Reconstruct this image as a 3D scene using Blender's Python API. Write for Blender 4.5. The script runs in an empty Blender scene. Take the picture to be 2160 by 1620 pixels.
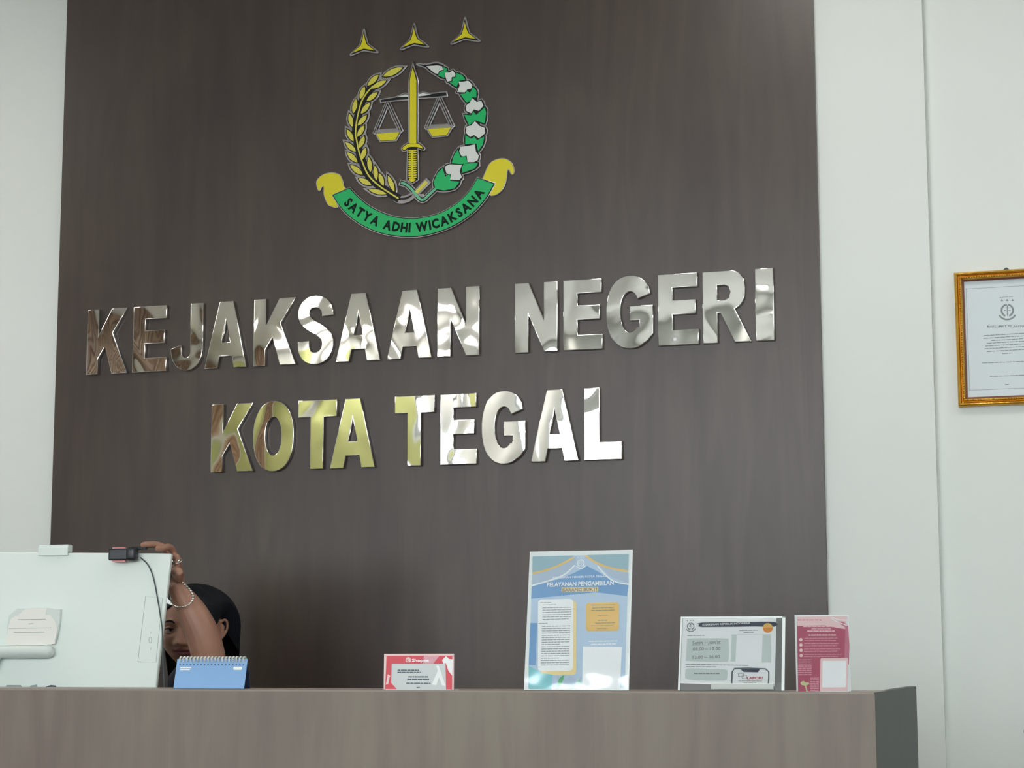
import bpy, bmesh, math, random
from mathutils import Vector, Matrix
random.seed(7)
C = bpy.context.scene.collection
R = math.radians
PI = math.pi

# ------------------------------------------------------------ camera
FPX, PITCH, YAW, ROLL = 4082.7, 0.138705, 0.307752, -0.001535
CAMD, CAMZ = 5.385, 1.25                      # distance from the panel face (y = 0), eye height
cF = Vector((-math.sin(YAW)*math.cos(PITCH), math.cos(YAW)*math.cos(PITCH), math.sin(PITCH)))
_R = Vector((math.cos(YAW), math.sin(YAW), 0)); _U = _R.cross(cF)
cR = _R*math.cos(ROLL)+_U*math.sin(ROLL); cU = _U*math.cos(ROLL)-_R*math.sin(ROLL)
cam = bpy.data.objects.new('camera', bpy.data.cameras.new('camera'))
C.objects.link(cam)
cam.data.sensor_width = 36; cam.data.lens = FPX/2160*36
cam.matrix_world = Matrix(((cR.x, cU.x, -cF.x, 0), (cR.y, cU.y, -cF.y, -CAMD), (cR.z, cU.z, -cF.z, CAMZ), (0, 0, 0, 1)))
cam.data.clip_end = 200
bpy.context.scene.camera = cam

def at(px, py, d=CAMD):
    """point of the place on the plane parallel to the wall, d metres from the camera"""
    r = cF*FPX+cR*(px-1080)+cU*(810-py)
    return Vector((0, -CAMD, CAMZ))+r*(d/r.y)

# ------------------------------------------------------------ world, light, exposure
vs = bpy.context.scene.view_settings
vs.view_transform = 'Standard'; vs.look = 'None'; vs.gamma = 1; vs.exposure = 1.78; vs.use_curve_mapping = False
w = bpy.data.worlds.new('sky'); bpy.context.scene.world = w; w.use_nodes = True
w.node_tree.nodes['Background'].inputs[0].default_value = (0.90, 0.97, 1.0, 1)
w.node_tree.nodes['Background'].inputs[1].default_value = 3.2

# ------------------------------------------------------------ materials
def lin(c):
    return tuple(((v/255)/12.92 if v/255 <= .04045 else (((v/255)+.055)/1.055)**2.4) for v in c)+(1,)
def mat(name, rgb, rough=.5, metal=0, spec=.5, emit=0, coat=0, raw=False):
    m = bpy.data.materials.new(name); m.use_nodes = True
    b = m.node_tree.nodes['Principled BSDF']
    col = rgb if raw else lin(rgb)
    b.inputs['Base Color'].default_value = col
    b.inputs['Roughness'].default_value = rough; b.inputs['Metallic'].default_value = metal
    b.inputs['Specular IOR Level'].default_value = spec; b.inputs['Coat Weight'].default_value = coat
    if emit:
        b.inputs['Emission Color'].default_value = col; b.inputs['Emission Strength'].default_value = emit
    return m
def nodes(m): return m.node_tree.nodes, m.node_tree.links, m.node_tree.nodes['Principled BSDF']
def noise(m, scale, detail=3, vec=(1, 1, 1), coord='Object', dist=0, loc=(0, 0, 0)):
    n, l, b = nodes(m)
    tc = n.new('ShaderNodeTexCoord'); mp = n.new('ShaderNodeMapping'); t = n.new('ShaderNodeTexNoise')
    mp.inputs['Scale'].default_value = vec; mp.inputs['Location'].default_value = loc
    t.inputs['Scale'].default_value = scale; t.inputs['Detail'].default_value = detail; t.inputs['Distortion'].default_value = dist
    l.new(tc.outputs[coord], mp.inputs[0]); l.new(mp.outputs[0], t.inputs['Vector'])
    return t
def colorize(m, t, stops):
    n, l, b = nodes(m); r = n.new('ShaderNodeValToRGB')
    e = r.color_ramp.elements
    while len(e) < len(stops): e.new(.5)
    for k, (p, c) in enumerate(stops): e[k].position = p; e[k].color = lin(c)
    l.new(t.outputs['Fac'], r.inputs[0]); l.new(r.outputs[0], b.inputs['Base Color']); return r
def bump(m, t, strength, dist=.01):
    n, l, b = nodes(m); bp = n.new('ShaderNodeBump'); bp.inputs['Strength'].default_value = strength
    bp.inputs['Distance'].default_value = dist; l.new(t.outputs['Fac'], bp.inputs['Height']); l.new(bp.outputs[0], b.inputs['Normal'])

M = {}
M['wall'] = mat('wall_paint', (221, 226, 222), .55)
bump(M['wall'], noise(M['wall'], 60, 2), .04, .002)
def laminate(name, a, b_, c, rough):
    m = mat(name, b_, rough, spec=.5)
    n, l, bs = nodes(m)
    t1 = noise(m, 3.0, 5, (4, 4, .5), dist=1.2); t2 = noise(m, 2.2, 3, (1.3, 1, .8), loc=(3, 1, 2)); t3 = noise(m, 40, 3, (6, 6, .15))
    mx = n.new('ShaderNodeMix'); mx.data_type = 'FLOAT'; mx.inputs[0].default_value = .5
    l.new(t1.outputs['Fac'], mx.inputs[2]); l.new(t2.outputs['Fac'], mx.inputs[3])
    m2 = n.new('ShaderNodeMix'); m2.data_type = 'FLOAT'; m2.inputs[0].default_value = .08
    l.new(mx.outputs[0], m2.inputs[2]); l.new(t3.outputs['Fac'], m2.inputs[3])
    r = n.new('ShaderNodeValToRGB'); e = r.color_ramp.elements; e.new(.5)
    for k, (p, cc) in enumerate(((.36, a), (.5, b_), (.64, c))): e[k].position = p; e[k].color = lin(cc)
    l.new(m2.outputs[0], r.inputs[0]); l.new(r.outputs[0], bs.inputs['Base Color'])
    bump(m, t3, .05, .001)
    return m
M['panel'] = laminate('brown_laminate', (59, 48, 45), (67, 56, 51), (76, 65, 58), .36)
M['desk'] = laminate('desk_laminate', (117, 104, 96), (127, 115, 106), (137, 126, 114), .45)
M['deskside'] = laminate('desk_side_laminate', (50, 54, 53), (54, 58, 56), (58, 62, 60), .5)
M['desktop'] = mat('desk_top_edge', (150, 138, 128), .4)
M['chrome'] = mat('mirror_steel', (232, 228, 224), .05, 1)
def mirror_mat(k):
    m = mat('mirror_steel_letter', (232, 230, 227), .03, 1)
    bump(m, noise(m, 5.0, .6, (1.3, 1, .8), loc=(k*3.7, k*1.3, k*2.1), dist=.8), .4, .010)
    return m
M['rim'] = mat('polished_rim', (200, 196, 200), .16, 1)
M['black'] = mat('black_enamel', (10, 10, 15), .4, spec=.3)
M['yellow'] = mat('yellow_enamel', (215, 205, 28), .3)
M['paleyellow'] = mat('pale_yellow_enamel', (214, 206, 82), .28)
M['green'] = mat('green_enamel', (6, 176, 98), .3)
M['palegreen'] = mat('pale_green_enamel', (110, 190, 150), .25, .3)
M['whiteen'] = mat('white_enamel', (214, 218, 214), .35)
M['floor'] = mat('floor_tile', (140, 137, 132), .25)
M['ceil'] = mat('ceiling_paint', (238, 239, 237), .8)
M['lampglow'] = mat('lamp_diffuser', (255, 250, 244), .5, emit=4.2)

# ------------------------------------------------------------ helpers
def tag(o, label=None, cat=None, group=None, kind=None):
    if label: o['label'] = label
    if cat: o['category'] = cat
    if group: o['group'] = group
    if kind: o['kind'] = kind
    return o
def empty(name, loc=(0, 0, 0), rot=(0, 0, 0), parent=None):
    o = bpy.data.objects.new(name, None); C.objects.link(o); o.location = loc; o.rotation_euler = rot
    o.empty_display_size = .05
    if parent: o.parent = parent
    return o
def link(name, me, m, parent=None, smooth=False):
    o = bpy.data.objects.new(name, me); C.objects.link(o)
    if m is not None:
        me.materials.clear()
        for k in (m if isinstance(m, (list, tuple)) else [m]): me.materials.append(k)
    if smooth: me.shade_smooth()
    if parent: o.parent = parent
    return o
def obj(name, bm, m, parent=None, smooth=False):
    bmesh.ops.recalc_face_normals(bm, faces=bm.faces)
    me = bpy.data.meshes.new(name); bm.to_mesh(me); bm.free()
    return link(name, me, m, parent, smooth)
def bx(bm, x0, x1, y0, y1, z0, z1, bev=0, seg=2):
    r = bmesh.ops.create_cube(bm, size=1, matrix=Matrix.Translation(((x0+x1)/2, (y0+y1)/2, (z0+z1)/2)) @ Matrix.Diagonal((abs(x1-x0), abs(y1-y0), abs(z1-z0), 1)))
    if bev:
        es = list({e for v in r['verts'] for e in v.link_edges})
        bmesh.ops.bevel(bm, geom=es, offset=bev, segments=seg, profile=.5, affect='EDGES')
def box(name, a, m, parent=None, bev=0):
    bm = bmesh.new(); bx(bm, *a, bev=bev); return obj(name, bm, m, parent)
def tmpmesh(cu):
    o = bpy.data.objects.new('t', cu); C.objects.link(o)
    dg = bpy.context.evaluated_depsgraph_get(); dg.update()
    me = bpy.data.meshes.new_from_object(o.evaluated_get(dg)); bpy.data.objects.remove(o); bpy.data.curves.remove(cu)
    return me
def plate_mesh(polys, y0, th, offset=0, bev=0):
    """closed outlines in (x, z) become a plate standing th in front of the plane y0"""
    cu = bpy.data.curves.new('t', 'CURVE'); cu.dimensions = '2D'; cu.fill_mode = 'BOTH'
    for p in polys:
        s = cu.splines.new('POLY'); s.points.add(len(p)-1)
        for k, q in enumerate(p): s.points[k].co = (q[0], q[1], 0, 1)
        s.use_cyclic_u = True
    cu.extrude = max(1e-5, th/2-bev); cu.bevel_depth = bev; cu.bevel_resolution = 1; cu.offset = offset-bev
    me = tmpmesh(cu)
    for v in me.vertices:
        x, z, t = v.co; v.co = (x, y0-th/2-t, z)
    me.flip_normals() if False else None
    bm = bmesh.new(); bm.from_mesh(me); bmesh.ops.remove_doubles(bm, verts=bm.verts, dist=1e-6); bmesh.ops.recalc_face_normals(bm, faces=bm.faces); bm.to_mesh(me); bm.free()
    return me
def plate(name, polys, y0, th, m, parent=None, offset=0, bev=0):
    return link(name, plate_mesh(polys, y0, th, offset, bev), m, parent)
def join(meshes):
    bm = bmesh.new()
    for me in meshes: bm.from_mesh(me)
    me = bpy.data.meshes.new('j'); bm.to_mesh(me); bm.free()
    for k in meshes: bpy.data.meshes.remove(k)
    return me
def plates(name, shapes, y0, th, m, parent=None, offset=0, bev=0, stagger=0.00004):
    """several separate outlines of one part, each a hair higher than the last"""
    return link(name, join([plate_mesh([s], y0, th+k*stagger, offset, bev) for k, s in enumerate(shapes)]), m, parent)
def smooth_pts(p, n=6, closed=False):
    q = []; L = len(p)
    rng = range(L if closed else L-1)
    for i in rng:
        g = lambda k: p[k % L] if closed else p[min(max(k, 0), L-1)]
        a, b, c, d = g(i-1), g(i), g(i+1), g(i+2)
        for s in range(n):
            t = s/n
            q.append(tuple(.5*((2*b[j])+(-a[j]+c[j])*t+(2*a[j]-5*b[j]+4*c[j]-d[j])*t*t+(-a[j]+3*b[j]-3*c[j]+d[j])*t**3) for j in range(len(b))))
    if not closed: q.append(tuple(p[-1]))
    return q
def stroke(p, wdt):
    L, Rr = [], []
    for i, a in enumerate(p):
        b = p[min(i+1, len(p)-1)]; c = p[max(i-1, 0)]
        dx, dy = b[0]-c[0], b[1]-c[1]; l = math.hypot(dx, dy) or 1
        L.append((a[0]-dy/l*wdt/2, a[1]+dx/l*wdt/2)); Rr.append((a[0]+dy/l*wdt/2, a[1]-dx/l*wdt/2))
    return L+Rr[::-1]
def arc(cx, cy, rx, ry, a0, a1, n=16, e=1.0):
    o = []
    for k in range(n+1):
        a = R(a0+(a1-a0)*k/n); c, s = math.cos(a), math.sin(a)
        o.append((cx+rx*math.copysign(abs(c)**e, c), cy+ry*math.copysign(abs(s)**e, s)))
    return o
def tube(bm, pts, radii, seg=12, n=5, flat=1.0):
    P = [tuple(p) for p in pts]; rr = radii if isinstance(radii, (list, tuple)) else [radii]*len(P)
    Q = smooth_pts([p+(r,) for p, r in zip(P, rr)], n)
    prev = None; rings = []
    up = Vector((0, 0, 1))
    pv = [Vector(q[:3]) for q in Q]
    nrm = None
    seq = []
    T0 = (pv[1]-pv[0]).normalized(); T1 = (pv[-1]-pv[-2]).normalized()
    for a in (85, 60, 30): seq.append((pv[0]-T0*Q[0][3]*math.sin(R(a)), Q[0][3]*math.cos(R(a)), T0))
    for i, q in enumerate(Q):
        T = (pv[min(i+1, len(pv)-1)]-pv[max(i-1, 0)]).normalized(); seq.append((pv[i], q[3], T))
    for a in (30, 60, 85): seq.append((pv[-1]+T1*Q[-1][3]*math.sin(R(a)), Q[-1][3]*math.cos(R(a)), T1))
    for c, r, T in seq:
        if nrm is None:
            nrm = T.cross(Vector((.3, .9, .2))).normalized()
        nrm = (nrm-T*nrm.dot(T)).normalized(); bn = T.cross(nrm)
        ring = [bm.verts.new(c+nrm*(r*math.cos(2*PI*k/seg))+bn*(r*flat*math.sin(2*PI*k/seg))) for k in range(seg)]
        if prev:
            for k in range(seg): bm.faces.new((prev[k], prev[(k+1) % seg], ring[(k+1) % seg], ring[k]))
        else: bm.faces.new(ring[::-1])
        prev = ring
    bm.faces.new(prev)
def text_mesh(s, size, bold=.0, align='LEFT', sx=1.0):
    cu = bpy.data.curves.new('t', 'FONT'); cu.body = s; cu.size = size; cu.align_x = align; cu.offset = bold; cu.resolution_u = 2
    cu.extrude = .00005
    me = tmpmesh(cu)
    for v in me.vertices: v.co.x *= sx
    return me

# ------------------------------------------------------------ the room
XL, XR, YB, ZC = -7.0, 2.2, -9.0, 3.75
def struct(o): o['kind'] = 'structure'; return o
struct(box('floor', (XL-.2, XR+.2, YB-.2, .3, -.1, 0), M['floor']))
struct(box('ceiling', (XL-.2, XR+.2, YB-.2, .3, ZC, ZC+.1), M['ceil']))
struct(box('wall_back', (XL, -.494, .018, .2, 0, ZC), M['wall']))
struct(box('wall_back_right', (-.494, XR+.1, .045, .2, 0, ZC), M['wall']))
struct(box('wall_right', (XR, XR+.1, YB, .045, 0, ZC), M['wall']))
struct(box('wall_left', (XL-.1, XL, YB, .018, 0, ZC), M['wall']))
# the glazed front behind the viewer: piers, lintel and sills around the openings
bm = bmesh.new()
WIN = [(-6.7, -5.5, .9, 2.4), (-5.2, -4.95, 1.7, 3.3), (-4.3, -1.6, 1.7, 3.45), (-1.3, 1.9, 1.7, 3.3)]
bx(bm, XL, XR, YB-.15, YB, 3.45, ZC)
xs = [XL]+[v for a in WIN for v in a[:2]]+[XR]
for k in range(0, len(xs), 2): bx(bm, xs[k], xs[k+1], YB-.15, YB, 0, 3.45)
for a in WIN:
    if a[2] > 0: bx(bm, a[0], a[1], YB-.15, YB, 0, a[2])
    if a[3] < 3.45: bx(bm, a[0], a[1], YB-.15, YB, a[3], 3.45)
struct(obj('wall_front', bm, M['wall']))
M['alu'] = mat('aluminium_frame', (120, 120, 118), .4, .6)
for k, a in enumerate(WIN):
    bm = bmesh.new(); t = .05
    bx(bm, a[0], a[0]+t, YB-.1, YB-.05, a[2], a[3]); bx(bm, a[1]-t, a[1], YB-.1, YB-.05, a[2], a[3])
    bx(bm, a[0], a[1], YB-.1, YB-.05, a[3]-t, a[3]); bx(bm, a[0], a[1], YB-.1, YB-.05, a[2], a[2]+t)
    nx = max(1, round((a[1]-a[0])/1.0))
    for j in range(1, nx): x = a[0]+(a[1]-a[0])*j/nx; bx(bm, x-t/2, x+t/2, YB-.1, YB-.05, a[2], a[3])
    bx(bm, a[0], a[1], YB-.1, YB-.05, 2.1, 2.16)
    struct(obj('window_%d' % (k+1), bm, M['alu']))
M['grass'] = mat('paving', (150, 150, 146), .9)
struct(box('ground', (-30, 25, -40, YB-.2, -.3, -.12), M['grass']))
M['lime'] = mat('lime_wall', (186, 194, 128), .6)
# a lime-painted stretch of front wall and a slatted timber screen on the left wall (they show in the mirror letters)
box('wall_panel_lime', (-6.98, -5.22, YB, YB+.02, 2.45, 3.5), M['lime'])
o = bpy.data.objects['wall_panel_lime']; tag(o, 'lime painted boarding above the window in the front wall', 'wall panel')
M['slat'] = mat('timber_slats', (140, 112, 92), .5)
colorize(M['slat'], noise(M['slat'], 3, 3, (1, 2, .4)), [(.35, (112, 88, 72)), (.65, (156, 126, 104))])
bm = bmesh.new()
bx(bm, XL, XL+.02, -8.9, -4.2, 0, ZC-.02)
y = -8.85
while y < -4.25: bx(bm, XL+.02, XL+.05, y, y+.09, 0, ZC-.02); y += .14
o = obj('timber_screen', bm, M['slat']); tag(o, 'brown vertical slat screen on the left wall', 'screen')
o = box('added_boarding', (-5.3, 2.15, YB+.003, YB+.03, .001, 1.62), M['slat']); tag(o, 'unseen brown boarding added below the front windows to darken reflections', 'added_boarding')  # unseen boarding, added so the feature panel reflects dark low down
# unseen ceiling lamps, added to brighten the upper wall and show in the letters
for k, (x, y) in enumerate(((-5.2, -1.3), (-4.7, -1.3), (-.9, -1.3), (1.2, -1.3), (-5.2, -6.2), (-2.0, -6.2), (.8, -6.2), (-6.0, -8.55), (-5.0, -8.5), (-2.0, -8.5))):
    e = empty('added_ceiling_lamp', (x, y, ZC)); tag(e, 'square white ceiling lamp panel, unseen and added for its light', 'lamp', 'added ceiling lamps')
    bm = bmesh.new()
    for s in (-1, 1):
        bx(bm, s*.3-.01, s*.3+.01, -.3, .3, -.03, 0); bx(bm, -.3, .3, s*.3-.01, s*.3+.01, -.03, 0)
    obj('lamp_frame', bm, M['alu'], e); box('diffuser', (-.29, .29, -.29, .29, -.02, -.005), M['lampglow'], e)

# ------------------------------------------------------------ the brown feature panel
o = box('wall_panel', (-3.24, -.8, 0, .018, 0, 3.7), M['panel'])
tag(o, 'tall dark brown laminate feature panel carrying the emblem and steel lettering', 'wall panel')

# ------------------------------------------------------------ steel letters
GL = {}
GL['K'] = [[(0, 0), (.285, 0), (.285, .24), (.44, .41), (.62, 0), (1, 0), (.63, .625), (.975, 1), (.59, 1), (.285, .60), (.285, 1), (0, 1)]]
GL['E'] = [[(0, 0), (1, 0), (1, .215), (.37, .215), (.37, .425), (.935, .425), (.935, .63), (.37, .63), (.37, .80), (.985, .80), (.985, 1), (0, 1)]]
GL['J'] = [[(1, 1), (1, .32)]+arc(.5, .30, .5, .31, 0, -180, 20)+[(0, .33), (.33, .385), (.34, .30)]+arc(.475, .27, .135, .085, 180, 360, 10)+[(.60, 1)]]
GL['A'] = [[(0, 0), (.31, 0), (.36, .175), (.645, .175), (.695, 0), (1, 0), (.665, 1), (.335, 1)], [(.405, .385), (.50, .72), (.60, .385)]]
_S = smooth_pts([(.83, .695), (.80, .80), (.68, .885), (.49, .915), (.29, .885), (.175, .775), (.21, .655), (.38, .565), (.60, .49), (.78, .40), (.835, .285), (.78, .165), (.65, .095), (.48, .075), (.30, .105), (.19, .20), (.165, .335)], 5)
GL['N'] = [[(0, 0), (.325, 0), (.325, .53), (.68, 0), (1, 0), (1, 1), (.675, 1), (.675, .47), (.335, 1), (0, 1)]]
GL['G'] = [[(.93, .745)]+arc(.5, .5, .5, .515, 32, 302, 34, .88)[1:]+[(.86, .085), (.98, .185), (.98, .585), (.49, .585), (.49, .375), (.69, .375), (.69, .285)]+arc(.5, .5, .20, .285, -38, -322, 24, .95)[1:]+[(.665, .675)]]
GL['R'] = [[(0, 0), (.31, 0), (.31, .415), (.365, .415), (.65, 0), (1, 0), (.67, .46), (.80, .52), (.875, .63), (.885, .75), (.86, .87), (.77, .96), (.64, 1), (0, 1)], [(.31, .595), (.31, .795), (.46, .795), (.54, .77), (.575, .70), (.545, .625), (.46, .595)]]
GL['I'] = [[(0, 0), (1, 0), (1, 1), (0, 1)]]
GL['O'] = [arc(.5, .5, .5, .515, 0, 360, 44, .9)[:-1], arc(.5, .5, .195, .275, 0, 360, 28, .95)[:-1]]
GL['T'] = [[(.315, 0), (.665, 0), (.665, .75), (1, .75), (1, 1), (0, 1), (0, .75), (.315, .75)]]
GL['L'] = [[(0, 0), (1, 0), (1, .25), (.42, .25), (.42, 1), (0, 1)]]
def baseline(row, px):
    return (792+(px-188)*(720-792)/1447.) if row == 1 else (998+(px-448)*(970-998)/867.)
ROW1 = [('K', 185.8, 272.4), ('E', 282.8, 354.6), ('J', 364.8, 432.3), ('A', 434.8, 524), ('K', 537.5, 628.4), ('S', 631, 707.5), ('A', 711, 806), ('A', 818.8, 914.8), ('N', 925, 1014.4),
        ('N', 1088.6, 1179.4), ('E', 1191, 1274), ('G', 1281, 1382), ('E', 1390.6, 1476.7), ('R', 1485, 1587.8), ('I', 1594.7, 1634.5)]
ROW2 = [('K', 447.7, 538), ('O', 537.3, 623.8), ('T', 632, 714), ('A', 698.8, 794.6), ('T', 835.6, 920), ('E', 931.2, 1009), ('G', 1018.6, 1113.2), ('A', 1122, 1224), ('L', 1235, 1314.7)]
LAB1 = ['mirror steel letter K first on the upper line, reflecting brown', 'steel letter E of the upper line, between its first K and the J', 'hooked steel letter J on the upper line', 'steel letter A between J and K on the upper line',
        'steel letter K between A and S on the upper line', 'curved steel letter S on the upper line', 'steel letter A just right of the S on the upper line', 'steel letter A just left of the first N on the upper line', 'steel letter N ending the first word of the upper line',
        'steel letter N opening the second word of the upper line', 'steel letter E between N and G on the upper line', 'round steel letter G on the upper line', 'steel letter E between G and R on the upper line', 'steel letter R before the last letter of the upper line', 'plain steel bar letter I ending the upper line']
LAB2 = ['steel letter K opening the lower line', 'oval steel letter O on the lower line', 'steel letter T between O and A on the lower line', 'steel letter A ending the first word of the lower line',
        'steel letter T opening the second word of the lower line', 'steel letter E on the lower line', 'round steel letter G on the lower line', 'steel letter A before the L on the lower line', 'steel letter L ending the lower line']
LM = [mirror_mat(k) for k in range(6)]
k = 0
for row, items, labs, zb, zt in ((1, ROW1, LAB1, .8775, 1.087), (2, ROW2, LAB2, .554, .7655)):
    for i, ((ch, a, b), lb) in enumerate(zip(items, labs)):
        dy = 75 if ch in 'OSGJIT' else 2
        xa = at(a, baseline(row, a)-dy).x; xb = at(b, baseline(row, b)-dy).x
        W_, H_ = xb-xa, zt-zb
        if ch == 'S': polys = [stroke([(x*W_, z*H_) for x, z in _S], .0385)]
        else: polys = [[(x*W_, z*H_) for x, z in p] for p in GL[ch]]
        me = plate_mesh(polys, 0, .014, 0, .0022)
        o = link('steel_letter', me, LM[k % 6]); o.location = (xa, 0, zb+CAMZ)
        tag(o, lb, 'letter', 'mirror steel letters on the %s line' % ('upper' if row == 1 else 'lower')); k += 1

# ------------------------------------------------------------ the emblem
def E1(u, v): p = at(660+u/4.909, 20+v/4.909); return (p.x, p.z)
def E2(u, v): return E1(u, v+260*4.909)
U_ = .000316
def m1(l): return [E1(*p) for p in l]
def m2(l): return [E2(*p) for p in l]
def leaf(a, b, wd):
    (ax, az), (bx_, bz) = a, b; dx, dz = bx_-ax, bz-az; L = math.hypot(dx, dz); nx, nz = -dz/L, dx/L
    pts = []
    prof = [(0, 0), (.15, .28), (.35, .46), (.55, .5), (.75, .38), (.9, .2), (1, 0)]
    for t, s in prof: pts.append((ax+dx*t+nx*wd*s, az+dz*t+nz*wd*s))
    for t, s in prof[-2:0:-1]: pts.append((ax+dx*t-nx*wd*s, az+dz*t-nz*wd*s))
    return pts
# three stars
sc_ = E1(541, 400)
def rel(l): return [(x-sc_[0], z-sc_[1]) for x, z in m1(l)]
star_blk = rel([(541, 226), (556, 300), (580, 368), (630, 410), (680, 450), (610, 442), (541, 430), (480, 452), (406, 480), (460, 422), (503, 378), (526, 300)])
star_rim = smooth_pts(rel([(530, 222), (543, 208), (556, 222), (575, 305), (594, 362), (640, 398), (688, 438), (694, 458), (676, 464), (605, 456), (541, 445), (480, 466), (415, 492), (394, 482), (402, 462), (450, 418), (492, 370), (512, 300)]), 3, True)
star_yel = rel([(541, 262), (556, 330), (574, 375), (610, 402), (650, 433), (595, 425), (543, 416), (490, 435), (428, 460), (475, 415), (511, 384), (530, 320)])
proto = None
for k, lb in enumerate(('leftmost of the three yellow stars above the emblem', 'middle of the three yellow stars above the emblem', 'rightmost of the three yellow stars above the emblem')):
    loc = (sc_[0]+.1655*k, 0, sc_[1]+.0015*k)
    if proto is None:
        e = empty('emblem_star', loc)
        parts = [plate('rim', [star_rim], 0, .011, M['rim'], e, 0, .001), plate('backing', [star_blk], 0, .0115, M['black'], e, 0), plate('star_face', [star_yel], 0, .0125, M['yellow'], e)]
        proto = e
    else:
        e = proto.copy(); C.objects.link(e); e.location = loc
        for p in parts: c = p.copy(); C.objects.link(c); c.parent = e
    tag(e, lb, 'star', 'stars above the emblem')

em = empty('wall_emblem', (0, 0, 0)); tag(em, 'round wall emblem of wheat, cotton, upright sword and balance scales in steel rims', 'emblem')
grains = [leaf(E1(*a), E1(*b), wd*U_) for a, b, wd in (
    ((940, 612), (740, 702), 62), ((692, 688), (580, 798), 52), ((772, 746), (615, 828), 50), ((548, 808), (503, 938), 50), ((682, 868), (570, 958), 50), ((462, 938), (432, 1082), 50),
    ((602, 978), (512, 1088), 50), ((390, 1088), (422, 1225), 46), ((572, 1103), (478, 1212), 50), ((365, 1250), (435, 1375), 46), ((545, 1210), (474, 1328), 50), ((545, 1322), (494, 1445), 50))]
grains += [leaf(E2(*a), E2(*b), wd*U_) for a, b, wd in (
    ((352, 108), (458, 204), 46), ((370, 212), (475, 315), 50), ((402, 345), (530, 442), 52), ((488, 483), (618, 548), 50), ((592, 598), (775, 642), 44),
    ((560, 165), (520, 288), 50), ((592, 262), (612, 415), 46), ((655, 350), (672, 500), 46), ((700, 428), (745, 558), 46), ((792, 453), (858, 620), 46))]
stem = smooth_pts(m1([(640, 800), (575, 870), (520, 960), (490, 1060), (465, 1180), (455, 1300)])+m2([(468, 90), (490, 200), (530, 320), (590, 450), (690, 550), (790, 620), (900, 690)]), 4)
wst = [stroke(stem, 34*U_)]
x = plates('wheat_rim', [g for g in grains], 0, .0085, M['rim'], em, 26*U_, .0008); tag(x, 'polished steel edging of the wheat')
plates('wheat_backing', grains+[stroke(stem, 60*U_)], 0, .0098, M['black'], em, 9*U_)
plates('wheat_grains', grains, 0, .0112, M['paleyellow'], em)
plates('wheat_stem', [stroke(stem, 14*U_)], 0, .0116, M['paleyellow'], em)
white = [m1(l) for l in (
    [(1185, 597), (1300, 588), (1350, 598), (1360, 636), (1322, 645), (1308, 682), (1268, 668)],
    [(1378, 665), (1430, 662), (1460, 640), (1490, 680), (1483, 705), (1450, 712), (1448, 748), (1402, 758), (1385, 710)],
    [(1520, 757), (1570, 757), (1620, 746), (1665, 790), (1650, 830), (1612, 838), (1585, 870), (1505, 865), (1532, 800)],
    [(1660, 925), (1710, 968), (1755, 950), (1778, 1008), (1730, 1060), (1680, 1045), (1650, 1085), (1598, 1060), (1592, 1010), (1640, 970)],
    [(1690, 1165), (1738, 1215), (1790, 1232), (1796, 1290), (1730, 1345), (1680, 1310), (1640, 1330), (1597, 1290), (1600, 1222), (1650, 1210)],
    [(1540, 1430), (1620, 1422), (1690, 1405), (1700, 1480), (1730, 1520), (1720, 1568), (1680, 1590), (1615, 1590), (1592, 1532), (1552, 1530), (1527, 1480)])]
white.append(m2([(1375, 360), (1430, 335), (1555, 342), (1532, 410), (1555, 465), (1530, 500), (1432, 494), (1440, 440), (1395, 430)]))
greens = [m1(l) for l in (
    [(1362, 605), (1402, 622), (1395, 642), (1420, 652), (1380, 660), (1375, 722), (1310, 695), (1326, 655), (1365, 643)],
    [(1495, 665), (1560, 690), (1590, 735), (1530, 748), (1513, 780), (1500, 817), (1425, 766), (1456, 752), (1458, 718), (1491, 710)],
    [(1670, 810), (1706, 850), (1705, 922), (1660, 918), (1640, 962), (1600, 972), (1535, 884), (1592, 880), (1603, 848), (1640, 872)],
    [(1792, 1022), (1806, 1080), (1790, 1190), (1735, 1172), (1690, 1158), (1630, 1212), (1578, 1098), (1652, 1106), (1672, 1060), (1702, 1102)],
    [(1590, 1308), (1650, 1347), (1686, 1325), (1712, 1362), (1786, 1325), (1772, 1410), (1722, 1478), (1706, 1400), (1640, 1400), (1590, 1405)])]
greens += [m2(l) for l in ([(1510, 182), (1545, 265), (1605, 243), (1617, 320), (1550, 335), (1450, 325), (1470, 250)], [(1575, 328), (1722, 320), (1690, 380), (1560, 425), (1553, 370)],
    [(1355, 373), (1385, 465), (1430, 430), (1435, 505), (1532, 514), (1480, 585), (1370, 607), (1282, 590), (1262, 520), (1300, 430)])]
cstem = m2([(1285, 585), (1210, 655), (1160, 700), (1115, 690), (1050, 610), (985, 548), (925, 525)])
fill = smooth_pts(m1([(1300, 640), (1400, 680), (1520, 760), (1620, 870), (1690, 1000), (1700, 1150), (1690, 1300), (1650, 1440)])+m2([(1590, 280), (1500, 400), (1400, 500)]), 4)
wg = [smooth_pts(p_, 2, True) for p_ in white+greens]
x = plates('cotton_rim', wg+[stroke(smooth_pts(cstem), 26*U_), stroke(m2([(1195, 512), (1075, 635)]), 30*U_)], 0, .0085, M['rim'], em, 20*U_, .0008); tag(x, 'polished steel edging of the cotton branch')
x = plate('cotton_rim', [smooth_pts(m1([(1078, 574), (1095, 562), (1190, 566), (1300, 547), (1400, 606), (1330, 715), (1230, 668), (1170, 618), (1090, 592)]), 3, True)], 0, .0088, M['rim'], em, 0, .0008)
plate('cotton_backing', [smooth_pts(m1([(1100, 578), (1190, 582), (1300, 566), (1380, 612), (1325, 698), (1240, 654), (1180, 606)]), 3, True)], 0, .0097, M['black'], em)
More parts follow.
